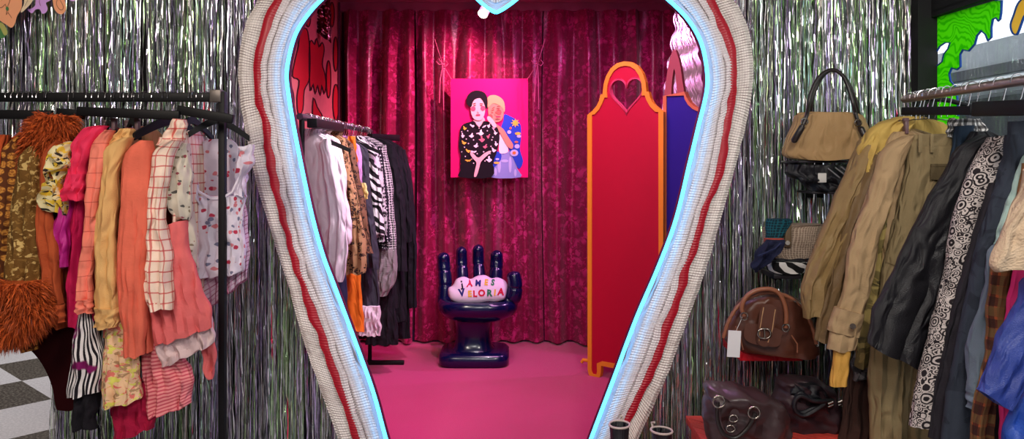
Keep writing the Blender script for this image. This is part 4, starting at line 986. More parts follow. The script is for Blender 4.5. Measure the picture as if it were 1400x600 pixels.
mo = [(100,300),(142,288),(205,292),(235,286),(140,340),(195,360),(268,325),(118,425),(122,478),(232,345),(165,395),(235,470),(272,385),(95,380),(150,430),(262,300),(215,400),(190,325),(90,340),(258,420)]
for mt_, k in ((yelp, 0), (wht, 1), (pinkd, 2)):
    for q_ in [[(x+(13+4*((i*7) % 3))*(.6+.4*math.cos(3*a+i))*math.cos(a), y+(15+3*(i % 2))*(.6+.4*math.sin(2*a+i))*math.sin(a)) for a in [2*PI*q/9 for q in range(9)]] for i, (x, y) in enumerate(mo) if (0 if i in (0, 7, 8, 13) else 2 if i in (5, 9, 16) else 1) == k]: paint('shirt_print', [q_], mt_); LAY[0] -= 1
LAY[0] += 1; paint('shirt_stars', [[(x+(5 if k % 2 == 0 else 2)*math.cos(PI*k/5), y+(5 if k % 2 == 0 else 2)*math.sin(PI*k/5)) for k in range(10)] for x, y in ((118,315),(168,330),(225,315),(110,360),(180,300),(205,430),(85,430),(105,455),(140,470),(250,365),(150,365),(255,350),(122,385),(100,405),(170,440),(245,400),(212,480),(150,492),(85,320),(240,440))], wht, sm=False)
paint('collar', [[(148,262),(166,280),(180,298),(164,296),(146,276)], [(212,262),(196,280),(180,298),(196,296),(216,276)]], inkb)
paint('left_face', [[(134,190),(140,160),(160,138),(188,136),(208,155),(214,190),(208,230),(192,254),(172,258),(150,248),(138,222)]], skin1)
paint('left_hair', [[(112,165),(114,130),(132,106),(160,95),(192,98),(216,114),(226,142),(226,180),(216,200),(211,178),(200,152),(184,136),(160,142),(146,158),(138,184),(124,180)]], inkb)
paint('left_blush', [ell(148,194,13,13), ell(201,192,13,13)], blush)
paint('brows_and_eyes', [[(146,166),(162,162),(163,166),(147,170)], [(184,164),(202,166),(201,170),(184,168)], ell(156,176,7,2.4), ell(192,176,7,2.4), [(250,192),(264,184),(265,188),(252,196)], [(278,180),(296,178),(296,182),(279,185)], ell(256,204,6,2.2), ell(288,192,6,2.2), [(172,205),(174,216),(180,217),(179,219),(171,218)], [(268,205),(272,218),(278,218),(277,221),(269,221)]], brn, sm=False)
paint('lips', [ell(175,228,12,4), ell(284,238,14,4.5)], lips)
paint('hands', [[(136,428),(150,440),(176,462),(206,440),(238,424),(244,432),(214,460),(190,486),(180,520),(166,562),(152,564),(160,520),(166,490),(148,468),(132,444)], [(224,240),(238,236),(262,262),(276,290),(262,298),(244,276),(228,258)]], skin1)
for (a, b_, kx, ky, nm) in (((28,32),(-62,-185),-20,-48,'left'), ((445,32),(540,-185),500,-52,'right')):
    th = thing('ribbon_tie', 'pink ribbon tying the portrait up to the curtain, %s bow' % nm, 'ribbon', pc(kx, 80), 'ribbons holding the portrait'); s_ = 1 if nm == 'right' else -1
    pk_ = plain('rose_ribbon', (206, 92, 128), .4)
    mb = MB(); mb.tube([pc(*a, .02), pc(kx, ky, .03), pc(*b_, .02)], .0035, 6); build('cord', mb, pk_, th)
    mb = MB()
    for (dx, dy) in ((-34, -16), (30, -4)):
        mb.tube([pc(kx, ky, .035), pc(kx+dx*.6, ky+dy-16, .05), pc(kx+dx, ky+dy, .05), pc(kx+dx*.6, ky+dy+16, .045), pc(kx, ky, .035)], .004, 6)
    build('bow', mb, pk_, th)
    mb = MB()
    for (dx, L) in ((-18, 210), (6, 250)):
        mb.tube([pc(kx, ky, .035), pc(kx+dx*.7, ky+L*.4, .05), pc(kx+dx, ky+L, .045)], .004, 6)
    build('tail', mb, pk_, th)

# ------------------------------------------------------------ hand chair
navyp = plain('navy_gloss', (10, 13, 58), .2, .02, .5, 0, 20, 0)
navyp.node_tree.nodes['Principled BSDF'].inputs['Coat Weight'].default_value = .2
CY = 5.72
hc = thing('hand_chair', 'glossy navy chair shaped like an open hand on a square foot', 'chair', P(650, 490, CY)*1.0)
hc.location.z = .012; WORLD[hc.name] = Vector(hc.location)
S = F/CY
def cz(py): return max(.012, EYE-(py-HZ)/S)
def cx_(px): return (px-CX)/S
def superring(cx, cy, z, a, b_, e=.6, n=36): return [Vector((cx+a*abs(math.cos(t))**e*math.copysign(1, math.cos(t)), cy+b_*abs(math.sin(t))**e*math.copysign(1, math.sin(t)), z)) for t in [2*PI*k/n for k in range(n)]]
# foot and stem
mb = MB(); x0 = cx_(649); R = []
for z, a, b_, e in ((.012,.245,.21,.35),(.03,.258,.222,.35),(.085,.256,.22,.35),(.105,.24,.205,.4),(.112,.21,.18,.5)): R.append(superring(x0, CY, z, a, b_, e))
mb.rings(R); build('foot', mb, navyp, hc)
mb = MB(); R = []
for z, a, b_ in ((.105,.165,.15),(.13,.142,.13),(.18,.130,.12),(.26,.126,.115),(.33,.14,.125),(.37,.175,.16)): R.append(superring(x0-.01, CY, z, a, b_, .7))
mb.rings(R); build('wrist', mb, navyp, hc)
# palm: a bowl with a fat rounded front lip
mb = MB(); R = []; px0 = cx_(654)
for z, a, b_, dy in ((.315,.10,.10,0),(.335,.20,.17,0),(.37,.262,.225,-.005),(.41,.292,.25,-.01),(.45,.296,.255,-.01),(.478,.282,.245,-.005),(.485,.25,.215,0),(.468,.2,.17,.01),(.452,.12,.1,.01),(.448,.03,.03,.01)): R.append(superring(px0, CY+dy, z, a, b_, .72))
mb.rings(R); build('palm', mb, navyp, hc)
def finger(pts, rad, name='finger'):
    q = interp([(p[0], p[2], p[1], r_) for p, r_ in zip(pts, rad)], 44); n = len(q)
    mb = MB(); P_ = [Vector((a[0], a[2], a[1])) for a in q]; rr = []
    for i in range(n):
        t = i/(n-1); r_ = q[i][3]
        for c in (.34, .62): r_ *= 1-.13*math.exp(-((t-c)/.018)**2)
        if t > .9: r_ *= math.sqrt(max(.02, 1-((t-.9)/.1)**2*.96))
        rr.append(r_)
    mb.tube(P_, rr, 18); o = build(name, mb, navyp, hc); return o
for (pxb, pxt, pyt, rd, yb, yt) in ((607, 606.5, 345, .049, 5.80, 5.86), (630, 631, 337, .045, 5.88, 5.97), (654, 654, 334, .046, 5.89, 5.99), (677, 679, 342, .050, 5.86, 5.95)):
    s2 = F/yt; k_ = yt/CY
    finger([(cx_(pxb), yb, .43), (cx_(pxb)+(0), (yb*.6+yt*.4), .58), ((pxt-CX)/s2, yt, .72), ((pxt-CX)/s2, yt-.015, EYE-(pyt-HZ)/s2)], [rd*1.18, rd*1.06, rd, rd*.92])
finger([(cx_(684), 5.66, .43), (cx_(700), 5.62, .50), (cx_(704), 5.61, .60), (cx_(701), 5.62, cz(368))], [.06, .064, .054, .048], 'thumb')
# cloud cushion with embroidered lettering
pl = thing('cloud_cushion', 'white cloud shaped cushion with colourful stitched lettering on the hand chair', 'cushion', (cx_(653), 5.6, .48)); 
PYc = 5.60; cl = []
sc_ = F/PYc
cpx = [(613,402),(613,394),(619,390),(624,382),(634,379),(643,382),(652,378),(663,377),(672,381),(680,380),(690,384),(694,391),(693,400),(690,408),(680,411),(668,411),(655,413),(640,413),(626,412),(617,409)]
cpo = smooth_poly(cpx, 4); ccx, ccy = 653, 396
tiltd = .05
def cush(u, v, front):
    """point on the cushion surface for picture position u,v, puffed towards the middle"""
    best = 9e9
    for q in cpo: best = min(best, math.hypot(q[0]-u, q[1]-v))
    d = min(1, best/13)
    p = P(u, v, PYc); th_ = .062*math.sqrt(max(0, 1-(1-d)**2)); return Vector((p.x, PYc+(396-v)/sc_*.35+(-th_ if front else th_*.8), p.z))
mb = MB(); RR = []
for fr_ in (1, 0):
    L = [0, .06, .14, .25, .4, .6, .8, .97] if fr_ else [.97, .8, .6, .4, .25, .14, .06]
    for s in L: RR.append([cush(q[0]+(ccx-q[0])*s, q[1]+(ccy-q[1])*s, fr_) for q in cpo])
RR = RR[7::-1]+RR[:7:-1]
mb.rings(RR); build('cushion', mb, plain('white_velour', (226, 206, 222), .9, .05, .2, 0, 120, .3), pl, angle=180)
def letter(ch, cx, cy, size, rot, mt):
    cu = bpy.data.curves.new('glyph', 'FONT'); cu.body = ch; cu.size = 1; cu.resolution_u = 3; cu.offset = .045; cu.align_x = 'CENTER'
    ob = bpy.data.objects.new('glyph', cu); me = ob.to_mesh()
    mb = MB(); vs = [v.co.copy() for v in me.vertices]; fs = [tuple(p.vertices) for p in me.polygons]; ob.to_mesh_clear()
    bpy.data.objects.remove(ob); bpy.data.curves.remove(cu)
    ca, sa = math.cos(rot), math.sin(rot); out = []
    for off in (0, 1):
        for v in vs:
            x, y = v.x, v.y-.35; u = cx+size*(x*ca-y*sa); w_ = cy-size*(x*sa+y*ca)
            p = cush(u, w_, 1); out.append(p+Vector((0, -.0035 if off == 0 else .001, 0)))
    mb.add(out); 
    for f in fs: mb.face(f)
    return mb
pal = {k: plain('thread_'+k, c, .8, .03, .2, 0, 100, 0) for k, c in dict(black=(30, 24, 40), red=(196, 30, 60), yellow=(220, 176, 50), green=(40, 120, 80), navy=(40, 40, 110), orange=(220, 110, 60)).items()}
for ch, x, y, s, r_, k in [('J',632,387,11,.25,'black'),('A',642,386,11,.1,'red'),('M',654,385.5,10,-.05,'navy'),('E',665,384.5,9.5,-.1,'yellow'),('S',674,385,9.5,-.2,'green'),
                           ('V',632,397.5,13,.15,'navy'),('E',643,399,10.5,.05,'yellow'),('L',650,399,11,.05,'red'),('O',659,398,11.5,0,'red'),('R',669.5,398,11.5,-.05,'green'),('I',677,397.5,10.5,-.08,'yellow'),('A',685,396.5,12,-.1,'red')]:
    o = build('letter', letter(ch, x, y, s, r_, None), pal[k], pl, smooth=False)

# ------------------------------------------------------------ folding screen
gold = plain('gold_trim', (240, 160, 40), .5, .05, .4, 0, 100, 0); redp = plain('screen_red', (184, 3, 44), .55, .04, .4, 0, 60, .05); bluep = plain('screen_blue', (32, 26, 130), .55, .05, .4, 0, 60, .05); bronze = plain('bronze_trim', (196, 122, 74), .5, .06, .4, 0, 100, 0)
fs = thing('folding_screen', 'folding screen with red and blue panels, gold edges and heart cut-out', 'folding screen', (.75, 5.2, .012))
def screen_panel(name, A, B, mt, trim, slim=False):
    A, B = Vector((A[0], A[1], 0)), Vector((B[0], B[1], 0)); W = (B-A).length; ux = (B-A).normalized(); nx = Vector((ux.y, -ux.x, 0))
    fn = lambda u, v, d: A+ux*(u*W)+Vector((0, 0, v))+nx*d
    top = [(0,1.82),(.06,1.835),(.12,1.865),(.165,1.905),(.19,1.945),(.225,1.945),(.225,1.975),(.235,2.02),(.27,2.075),(.33,2.12),(.41,2.147),(.5,2.155)]
    prof = top+[(1-u, v) for u, v in top[-2::-1]]
    leg = [(1.0,.05),(.985,.025),(.96,.012),(.9,.012),(.87,.025),(.86,.05),(.86,.10),(.82,.11),(.18,.11),(.14,.10),(.14,.05),(.13,.025),(.1,.012),(.04,.012),(.015,.025),(0,.05)]
    if slim:                                                    # narrow end panel: slim pointed arch over a flat shoulder and a scoop
        prof = [(0,1.925),(.52,1.93),(.56,1.90),(.64,1.865),(.75,1.838),(.88,1.82),(1,1.815)]
    outl = prof+leg
    hp = []
    for k in range(40):
        t = 2*PI*k/40; hx = 16*math.sin(t)**3; hy = 13*math.cos(t)-5*math.cos(2*t)-2*math.cos(3*t)-math.cos(4*t)
        hp.append((.525+hx*.0138, 1.955+hy*.0083))
    mb = MB(); mb.slab([outl] if slim else [outl, hp], fn, -.022); o = build(name, mb, mt, fs, smooth=False)
    f2 = lambda u, v, d: A+ux*u+Vector((0, 0, v))+nx*d
    mb = MB(); mb.line2d([(.0145+u*(W-.029), v) for u, v in outl], f2, .02 if slim else .03, -.028, .008); build('edge_trim', mb, trim, o, smooth=False)
    if slim:
        ar = smooth_poly([(-.02,1.9),(.0,2.02),(.06,2.13),(.14,2.205),(.2,2.225),(.26,2.205),(.34,2.13),(.40,2.02),(.42,1.9)], 3); sl_ = smooth_poly([(.14,1.92),(.15,2.02),(.2,2.1),(.25,2.02),(.26,1.92)], 3)
        mb = MB(); mb.slab([ar, sl_], lambda u, v, d: fn(u, v, d-.024), -.022); a_ = build('arch', mb, plain('dusty_brown', (150, 84, 78), .6, .05, .3, 0, 60, .05), o, smooth=False)
        return o
    mb = MB(); mb.line2d([(u*W, v) for u, v in hp], f2, .012, -.026, .004); build('heart_rim', mb, plain('rose_rim', (214, 70, 96), .5), o, smooth=False)
    return o
screen_panel('red_panel', (.530, 5.34), (.986, 5.0), redp, gold)
screen_panel('blue_panel', (.995, 5.04), (1.205, 4.78), bluep, bronze, True)
mb = MB(); mb.tube([(.545, 5.36, .105), (.500, 5.39, .105), (.49, 5.397, .085)], .012, 10); build('peg', mb, gold, fs)
mb = MB()
for z in (.5, 1.5):
    mb.tube([(.99, 5.03, z), (.99, 5.03, z+.08)], .011, 8)
build('hinge', mb, gold, fs)
# ------------------------------------------------------------ crimped hair fringe hanging from the ceiling
mb = MB(); rnd = random.Random(9)
for q in range(620):
    px_ = rnd.uniform(910, 962); Y = 5.75+rnd.uniform(-.07, .07); ph = rnd.uniform(0, 6); top = 20+abs(px_-936)*.5; bot = 245+rnd.gauss(0, 14)-abs(px_-930)*.6
    n = 46; prev = None; wd = rnd.uniform(.003, .006); fan = (px_-934)/26
    for i in range(n):
        t = i/(n-1); py = 0+(bot-0)*t; x = 936+(px_-936)*(.35+.75*min(1, t*1.6))+2.6*math.sin(py/(4.6+ph*.2)+(px_-936)*.05+ph*.5+.5*math.sin(py/30+ph))
        p = P(x, py, Y-.018*math.cos(py/(4.6+ph*.2)+(px_-936)*.05+ph*.5)); i0 = mb.add([p-Vector((wd/2, 0, 0)), p+Vector((wd/2, .002, 0))])
        if prev is not None: mb.face((prev, prev+1, i0+1, i0), [(q*.1, t)]*4)
        prev = i0
o = solo('hair_fringe', mb, plain('pale_hair', (240, 214, 216), .5, .25, .4, 0, 60, 0), 'pale pink crimped hair fringe hanging behind the blue screen panel', 'fringe'); o['kind'] = 'stuff'
mb = MB(); drape(mb, [(-40,431,453),(0,432,452),(30,432,453,40),(43,433,454,59)], F*1.37/(700-442), .03)
m, nt, b = new_mat('maroon_sequins', .25, .6, .5); uv = coord(nt); d = voro(nt, uv, 90); cl_ = voro(nt, uv, 90, 'Color'); sc2 = nd(nt, 'ShaderNodeSeparateColor'); lk(nt, cl_, sc2.inputs[0])
lk(nt, mix(nt, step(nt, sc2.outputs[0], .86, .02), srgb(84, 8, 26), srgb(226, 150, 160)), b.inputs['Base Color']); bump(nt, b, sc2.outputs[1], .6, .01)
solo('sequin_top', mb, m, 'dark maroon sequined top hung high on the pink wall', 'top')
# ------------------------------------------------------------ small spotlight at the heart notch
sp = thing('spotlight', 'small white spotlight on the booth ceiling beside the neon notch', 'lamp', P(661, 26, 4.6))
mb = MB(); a = P(666, 8, 4.6); b2 = P(660, 19, 4.55); mb.tube([a, a.lerp(b2, .2), b2], [.022, .03, .032], 16); build('head', mb, white_paint, sp)
mb = MB(); d = (b2-a).normalized(); mb.tube([b2+d*.001, b2+d*.006], .027, 16); build('lens', mb, emit('warm_lens', (1, .86, .7, 1), 12), sp)
mb = MB(); mb.tube([a, (a.x, a.y+.02, 2.8)], .008, 8); build('stem', mb, white_paint, sp)
# ------------------------------------------------------------ cut-out flowers, upper left
FY = 3.42
ff = lambda u, v, d: P(u/7, v/7, FY+d)
pe = plain('peach_card', (255, 176, 132), .7, .05, .3, 0, 60, 0); pu = plain('lilac_card', (216, 164, 238), .7, .05, .3, 0, 60, 0); cr = plain('cream_card', (252, 226, 190), .7); gr = plain('leaf_card', (84, 140, 84), .7); gl2 = plain('pale_leaf_card', (190, 190, 110), .7); dk = plain('fine_brown_line', (110, 54, 44), .7)
fl = thing('paper_flower', 'large peach paper flower in the top left corner', 'paper flower', ff(110, 265, 0), 'cut-out flowers at the top left')
mb = MB(); mb.slab([smooth_poly([(-80,100),(0,195),(60,235),(108,265),(140,230),(165,150),(205,80),(210,0),(200,-110),(60,-140),(-80,-100)], 4)], ff, .012); build('petals', mb, pe, fl, smooth=False)
mb = MB()
for ln_ in ([(66,92),(60,140),(76,120),(98,150),(112,172)], [(66,80),(50,40),(20,70),(-20,76)], [(74,60),(90,20),(100,-30)]): mb.line2d(ln_, ff, 4, -.002, .002, closed=False)
build('vein', mb, dk, fl, smooth=False)
mb = MB(); mb.slab([ell(68,82,14,20)], ff, -.006); build('centre', mb, gr, fl, smooth=False)
FYs = FY+.02; ff2 = lambda u, v, d: P(u/7, v/7, FYs+d)
lf_ = thing('paper_leaf', 'green paper leaf below the peach paper flower', 'paper leaf', ff2(20, 380, 0), 'cut-out flowers at the top left')
mb = MB(); mb.slab([smooth_poly([(-60,200),(0,205),(40,250),(76,300),(50,350),(0,370),(-60,360)], 4)], ff2, .01); build('leaf', mb, gr, lf_, smooth=False)
mb = MB(); mb.slab([smooth_poly([(-20,220),(24,222),(60,270),(70,325),(40,336),(10,280)], 4)], ff2, -.006); build('leaf_tip', mb, gl2, lf_, smooth=False)
fl = thing('paper_flower', 'lilac paper flower between peach petals and peach drop', 'paper flower', ff2(400, 130, 0), 'cut-out flowers at the top left')
mb = MB(); mb.slab([smooth_poly([(262,90),(300,80),(340,40),(350,-120),(560,-120),(540,-40),(470,10),(440,30),(456,80),(440,118),(404,130),(380,90),(340,92),(312,124),(288,118)], 4)], ff2, .012); build('petals', mb, pu, fl, smooth=False)
mb = MB(); mb.line2d([(380,-40),(376,20),(388,56)], ff2, 4, -.002, .002, closed=False); build('vein', mb, dk, fl, smooth=False)
fl = thing('paper_petal', 'cream paper petal between the peach and lilac flowers', 'paper flower', ff(206, 120, 0), 'cut-out flowers at the top left')
mb = MB(); mb.slab([smooth_poly([(206,120),(204,90),(230,30),(236,-90),(330,-90),(310,10),(262,70)], 4)], lambda u, v, d: P(u/7, v/7, FY-.012+d), .008); build('petals', mb, cr, fl, smooth=False); mb = MB(); mb.line2d([(280,-60),(262,10),(236,60)], lambda u, v, d: P(u/7, v/7, FY-.012+d), 3, -.002, .002, closed=False); build('vein', mb, dk, fl, smooth=False)
fl = thing('paper_petal', 'peach paper drop with line loop right of the lilac flower', 'paper flower', ff2(580, 135, 0), 'cut-out flowers at the top left')
mb = MB(); dp = smooth_poly([(505,0),(510,-60),(560,-110),(600,-50),(628,40),(630,92),(600,132),(560,130),(520,84)], 4); mb.slab([dp], ff2, .012); build('petal', mb, pe, fl, smooth=False)
mb = MB(); mb.line2d(smooth_poly([(560,-10),(580,10),(605,60),(600,90),(575,92),(548,60),(540,20)], 3), ff2, 4, -.002, .002); build('vein', mb, dk, fl, smooth=False)
fl = thing('paper_petal', 'small lilac paper tip at the top edge near the peach drop', 'paper flower', ff2(690, 8, 0), 'cut-out flowers at the top left')
mb = MB(); mb.slab([smooth_poly([(650,-80),(760,-80),(720,0),(690,9),(660,-8)], 4)], ff2, .012); build('petal', mb, pu, fl, smooth=False); mb = MB(); mb.line2d([(700,-60),(692,-10)], ff2, 3, -.002, .002, closed=False); build('vein', mb, dk, fl, smooth=False)

# ------------------------------------------------------------ shelves and handbags
def shelf(x0, x1, py, Y0, mt, label, t=.02, Yb=3.52):
    zt = EYE-(py-HZ)/F*Y0; a = (x0-CX)/F*Y0; b_ = (x1-CX)/F*Y0
    th = thing('wall_shelf', label, 'shelf', ((a+b_)/2, Yb, zt-t-.024), 'small shelves on the tinsel wall')
    mb = MB(); mb.box(((a+b_)/2, (Y0+Yb)/2, zt-t/2), (b_-a, Yb-Y0, t), bev=.003); build('board', mb, mt, th)
    for x in (a+.05, b_-.05):
        mb = MB(); mb.box((x, Yb-.03, zt-t-.012), (.01, .06, .024), bev=.002); build('bracket', mb, black_metal, th)
    return zt
tan_l = plain('tan_canvas_bag', (178, 142, 96), .6, .1, .4); dk_l = plain('espresso_leather', (34, 24, 24), .35, .15, .5); brn_l = plain('chestnut_leather', (98, 56, 42), .35, .22, .5, 0, 60, .4)
brn2 = plain('tan_leather', (146, 88, 62), .38, .15, .5); choc = plain('plum_brown_leather', (70, 50, 52), .38, .2, .5, 0, 60, .4); brass = plain('antique_silver', (170, 160, 150), .25, .1, .5, 1.0, 100, 0)
red_sh = plain('red_lacquer', (206, 22, 40), .4); dark_sh = plain('smoky_shelf', (40, 36, 42), .4); coralp = plain('coral_lacquer', (226, 74, 62), .5)
z = shelf(1092, 1160, 219.5, 3.3, dark_sh, 'thin dark shelf under the tan handbag', .01)
def handle(th, pts, r, mt, Y, name='handle', yoff=None):
    mb = MB(); q = interp(pts, 28); mb.tube([P(x, y, Y+(yoff(i/27) if yoff else 0)) for i, (x, y) in enumerate(q)], r, 10); return build(name, mb, mt, th)
th = thing('handbag', 'tan canvas handbag with tall dark handles on the top shelf', 'handbag', P(1134, 218, 3.32))
mb = MB(); drape(mb, [(155,1096,1164),(158,1088,1176),(170,1084,1182),(188,1076,1190),(204,1070,1196),(213,1072,1196),(218,1082,1188)], 3.34, .085, lam=.2, amp=.004, rough=.001); build('body', mb, tan_l, th)
mb = MB(); mb.tube([P(x, y, 3.34) for x, y in interp([(1090,156),(1110,154.5),(1134,155),(1160,155),(1174,157)], 14)], .006, 8); build('zip', mb, tan_l, th)
for yo, dx in ((-.095, 0), (.05, 4)):
    hd = handle(th, [(1084+dx,193),(1096+dx,174),(1103+dx,158),(1108+dx,130),(1120+dx,105),(1138,95),(1152,103),(1162+dx,126),(1170+dx,156),(1176+dx,176),(1186+dx,195)], .0085, dk_l, 3.34, yoff=lambda t, yo=yo: yo if (t < .2 or t > .8) else yo*(.3+.7*abs(2*t-1)**1.5))
    for (x, y) in ((1100, 166), (1173, 168)):
        mb = MB(); c = P(x+dx, y, 3.34+yo-.006); mb.tube([c+Vector((.014*math.cos(a), 0, .014*math.sin(a))) for a in [2*PI*k/12 for k in range(12)]], .0035, 6, closed=True); build('buckle', mb, brass, hd)
    for (q0, q1) in (((1084,195),(1097,173)), ((1176,173),(1187,197))):
        mb = MB(); a = P(q0[0]+dx, q0[1], 3.34+yo); b_ = P(q1[0]+dx, q1[1], 3.34+yo-.004); mb.tube([a, a.lerp(b_, .1), b_], [.006, .014, .013], 8); build('strap_end', mb, dk_l, hd)
z = shelf(1110, 1156, 262, 3.34, dark_sh, 'thin dark shelf under the black clutch', .01)
blk_l = plain('black_leather', (20, 20, 28), .4, .1, .5)
th = thing('clutch_bag', 'black folded clutch with white tag below the tan handbag', 'clutch bag', P(1118, 260, 3.36))
mb = MB(); drape(mb, [(226,1078,1158),(232,1074,1162),(244,1082,1164),(256,1104,1162),(261,1110,1158)], 3.37, .05, lam=.1, amp=.008, rough=.02); build('body', mb, blk_l, th)
mb = MB(); drape(mb, [(226,1078,1150),(236,1076,1154),(244,1090,1150),(250,1096,1112)], 3.33, .02, amp=.004, rough=.01); build('flap', mb, blk_l, th)
mb = MB(); mb.box(P(1124, 243, 3.30), (.036, .004, .04), bev=.001); build('tag', mb, white_paint, th)
for (a, b_) in (((1132,230),(1148,243)), ((1142,229),(1156,240)), ((1150,228),(1160,236))):
    mb = MB(); mb.tube([P(*a, 3.305), P(*b_, 3.305)], .003, 6); build('stitch', mb, plain('grey_thread', (130, 128, 134), .6), th)
shelf(1054, 1120, 353, 3.34, dark_sh, 'thin dark shelf under the beige clutch', .01)
weave = fabric('beige_weave', 'dots', [(176, 156, 138), (120, 100, 86)], .008, thr=.4); snake = fabric('teal_snake', 'dots', [(22, 86, 100), (16, 40, 52)], .012, thr=.4)
th = thing('clutch_bag', 'beige woven clutch with teal flap and red stripe', 'clutch bag', P(1084, 352, 3.34))
mb = MB(); drape(mb, [(306,1072,1124),(310,1046,1126),(330,1042,1124),(346,1042,1122),(352,1050,1118)], 3.38, .055, lam=.2, amp=.002); build('body', mb, weave, th)
mb = MB(); drape(mb, [(299,1049,1080),(304,1047,1082),(322,1047,1071),(327,1047,1070)], 3.335, .035, amp=.001); build('flap', mb, snake, th)
mb = MB(); mb.box(P(1058, 329, 3.305), (.076, .04, .022), bev=.004); build('stripe', mb, plain('brick_stripe', (176, 72, 56), .7), th)
mb = MB(); mb.box(P(1077, 321, 3.325), (.03, .022, .11), bev=.008); build('strap', mb, plain('taupe_leather', (108, 88, 66), .5), th)
mb = MB(); mb.tube([P(1077, 332, 3.314), P(1077, 332, 3.306)], .01, 12); build('snap', mb, brass, th)
mb = MB(); mb.tube([P(x, y, 3.36) for x, y in ((1076,312),(1100,309),(1124,312))], .006, 8); build('zip', mb, plain('taupe_leather', (108, 88, 66), .5), th)
th = thing('glove', 'navy cloth pouch draped left of the beige clutch', 'pouch', P(1042, 372, 3.26))
mb = MB(); drape(mb, [(328,1050,1072),(336,1040,1070),(346,1032,1066),(356,1027,1056),(366,1028,1046),(373,1032,1042)], 3.25, .03, amp=.008, lam=.05, rough=.012); build('cloth', mb, plain('navy_cloth', (24, 28, 58), .8), th)
mb = MB(); mb.tube([P(x, y, 3.2) for x, y in ((1036,350),(1046,346),(1060,340),(1068,332))], .004, 6); build('seam', mb, plain('navy_seam', (40, 46, 84), .8), th)
th.name = 'cloth_pouch'
shelf(1058, 1096, 375, 3.34, dark_sh, 'thin dark shelf under the zebra purse')
zebp = fabric('zebra_hide', 'zebra', [(230, 224, 220), (22, 20, 22)], .09)
th = thing('purse', 'flat zebra striped purse under the beige clutch', 'purse', P(1076, 373, 3.34))
mb = MB(); drape(mb, [(357,1054,1104),(362,1049,1106),(369,1050,1104),(373,1056,1098)], 3.36, .05, lam=.2, amp=.001); build('body', mb, zebp, th)
mb = MB(); mb.tube([P(x, y, 3.33) for x, y in ((1052,358),(1078,356),(1106,358))], .004, 6); build('zip', mb, blk_l, th)
# brown satchel on red shelf
shelf(1012, 1098, 479, 3.25, red_sh, 'glossy red shelf under the chestnut satchel', .045)
th = thing('satchel', 'chestnut leather satchel with buckled strap and white price tag on the red shelf', 'handbag', P(1056, 482, 3.22))
SY = 3.27
mb = MB(); drape(mb, [(400,1046,1072),(404,1030,1086),(412,1014,1098),(426,1002,1106),(444,993,1112),(462,988,1117),(476,996,1118),(483,1010,1114)], SY, .10, lam=.25, amp=.005, tilt=-.06); build('body', mb, brn_l, th)
pip = [(989,462),(996,440),(1008,420),(1024,407),(1046,400),(1068,402),(1086,411),(1100,426),(1110,446),(1116,470)]
for yo in (-.075, .075):
    mb = MB(); q = interp(pip, 40); mb.tube([P(x, y, SY+yo) for x, y in q], [.007+.0022*(i % 2) for i in range(40)], 8); build('piping', mb, brn2, th)
for yo in (-.09, .06):
    hd = handle(th, [(1017,432),(1014,420),(1020,406),(1034,397),(1052,395),(1064,400),(1072,414),(1075,430),(1074,448)], .0095, brn2, SY, yoff=lambda t, yo=yo: yo*1.15 if yo < 0 else yo)
    for (x, y) in ((1017,432),(1074,448)):
        mb = MB(); c = P(x, y, SY+yo*1.15-.008); mb.tube([c+Vector((.015*math.cos(a), -.004, .015*math.sin(a))) for a in [2*PI*k/12 for k in range(12)]], .003, 6, closed=True); build('ring', mb, brass, hd)
def plate(th, name, polys, Y, mt, t=.008, par=None):
    mb = MB(); mb.slab([smooth_poly(polys, 4)], lambda u, v, d: P(u, v, Y+d), t); return build(name, mb, mt, par or th, smooth=False)
plate(th, 'pocket', [(1018,450),(1024,442),(1066,450),(1068,462),(1062,474),(1030,470),(1018,462)], SY-.115, brn_l, .02)
st_ = plate(th, 'strap', [(1042,418),(1062,421),(1058,450),(1052,470),(1044,474),(1036,468),(1036,452)], SY-.13, brn_l, .012)
for side_ in ([(1044,420),(1039,450),(1038,466)], [(1060,423),(1056,450),(1050,468)]):
    mb = MB(); mb.tube([P(x, y, SY-.132) for x, y in side_], .002, 6); build('stitching', mb, plain('cream_stitch', (196, 150, 110), .7), st_)
mb = MB(); c = P(1045, 456, SY-.138); mb.tube([c+Vector((.026*math.cos(a)*abs(math.cos(a))**-.3 if abs(math.cos(a)) > .05 else 0, 0, .02*math.sin(a))) for a in [2*PI*k/24+.01 for k in range(24)]], .0045, 8, closed=True); mb.tube([c+Vector((0, -.002, .02)), c+Vector((0, -.006, -.02))], .003, 6); build('buckle', mb, brass, st_)
mb = MB()
for q in ([(1006,446),(1012,462),(1016,478)], [(1082,458),(1090,470),(1090,482)]): mb.tube([P(x, y, SY-.112) for x, y in q], .003, 6)
build('seam', mb, brn2, th)
mb = MB(); mb.box(P(1003.5, 470, SY-.13), (.052, .003, .108), Matrix.Rotation(.06, 3, 'Y')); pt = build('price_tag', mb, plain('white_card', (226, 222, 226), .7, .02), th, smooth=False)
mb = MB(); mb.tube([P(1006, 453, SY-.13), P(1012, 440, SY-.12), P(1016, 430, SY-.1)], .001, 5); build('string', mb, white_paint, pt)
mb = MB(); mb.tube([P(1114, 468, SY-.05), P(1118, 474, SY-.06)], .007, 8); build('zip_pull', mb, brass, th)
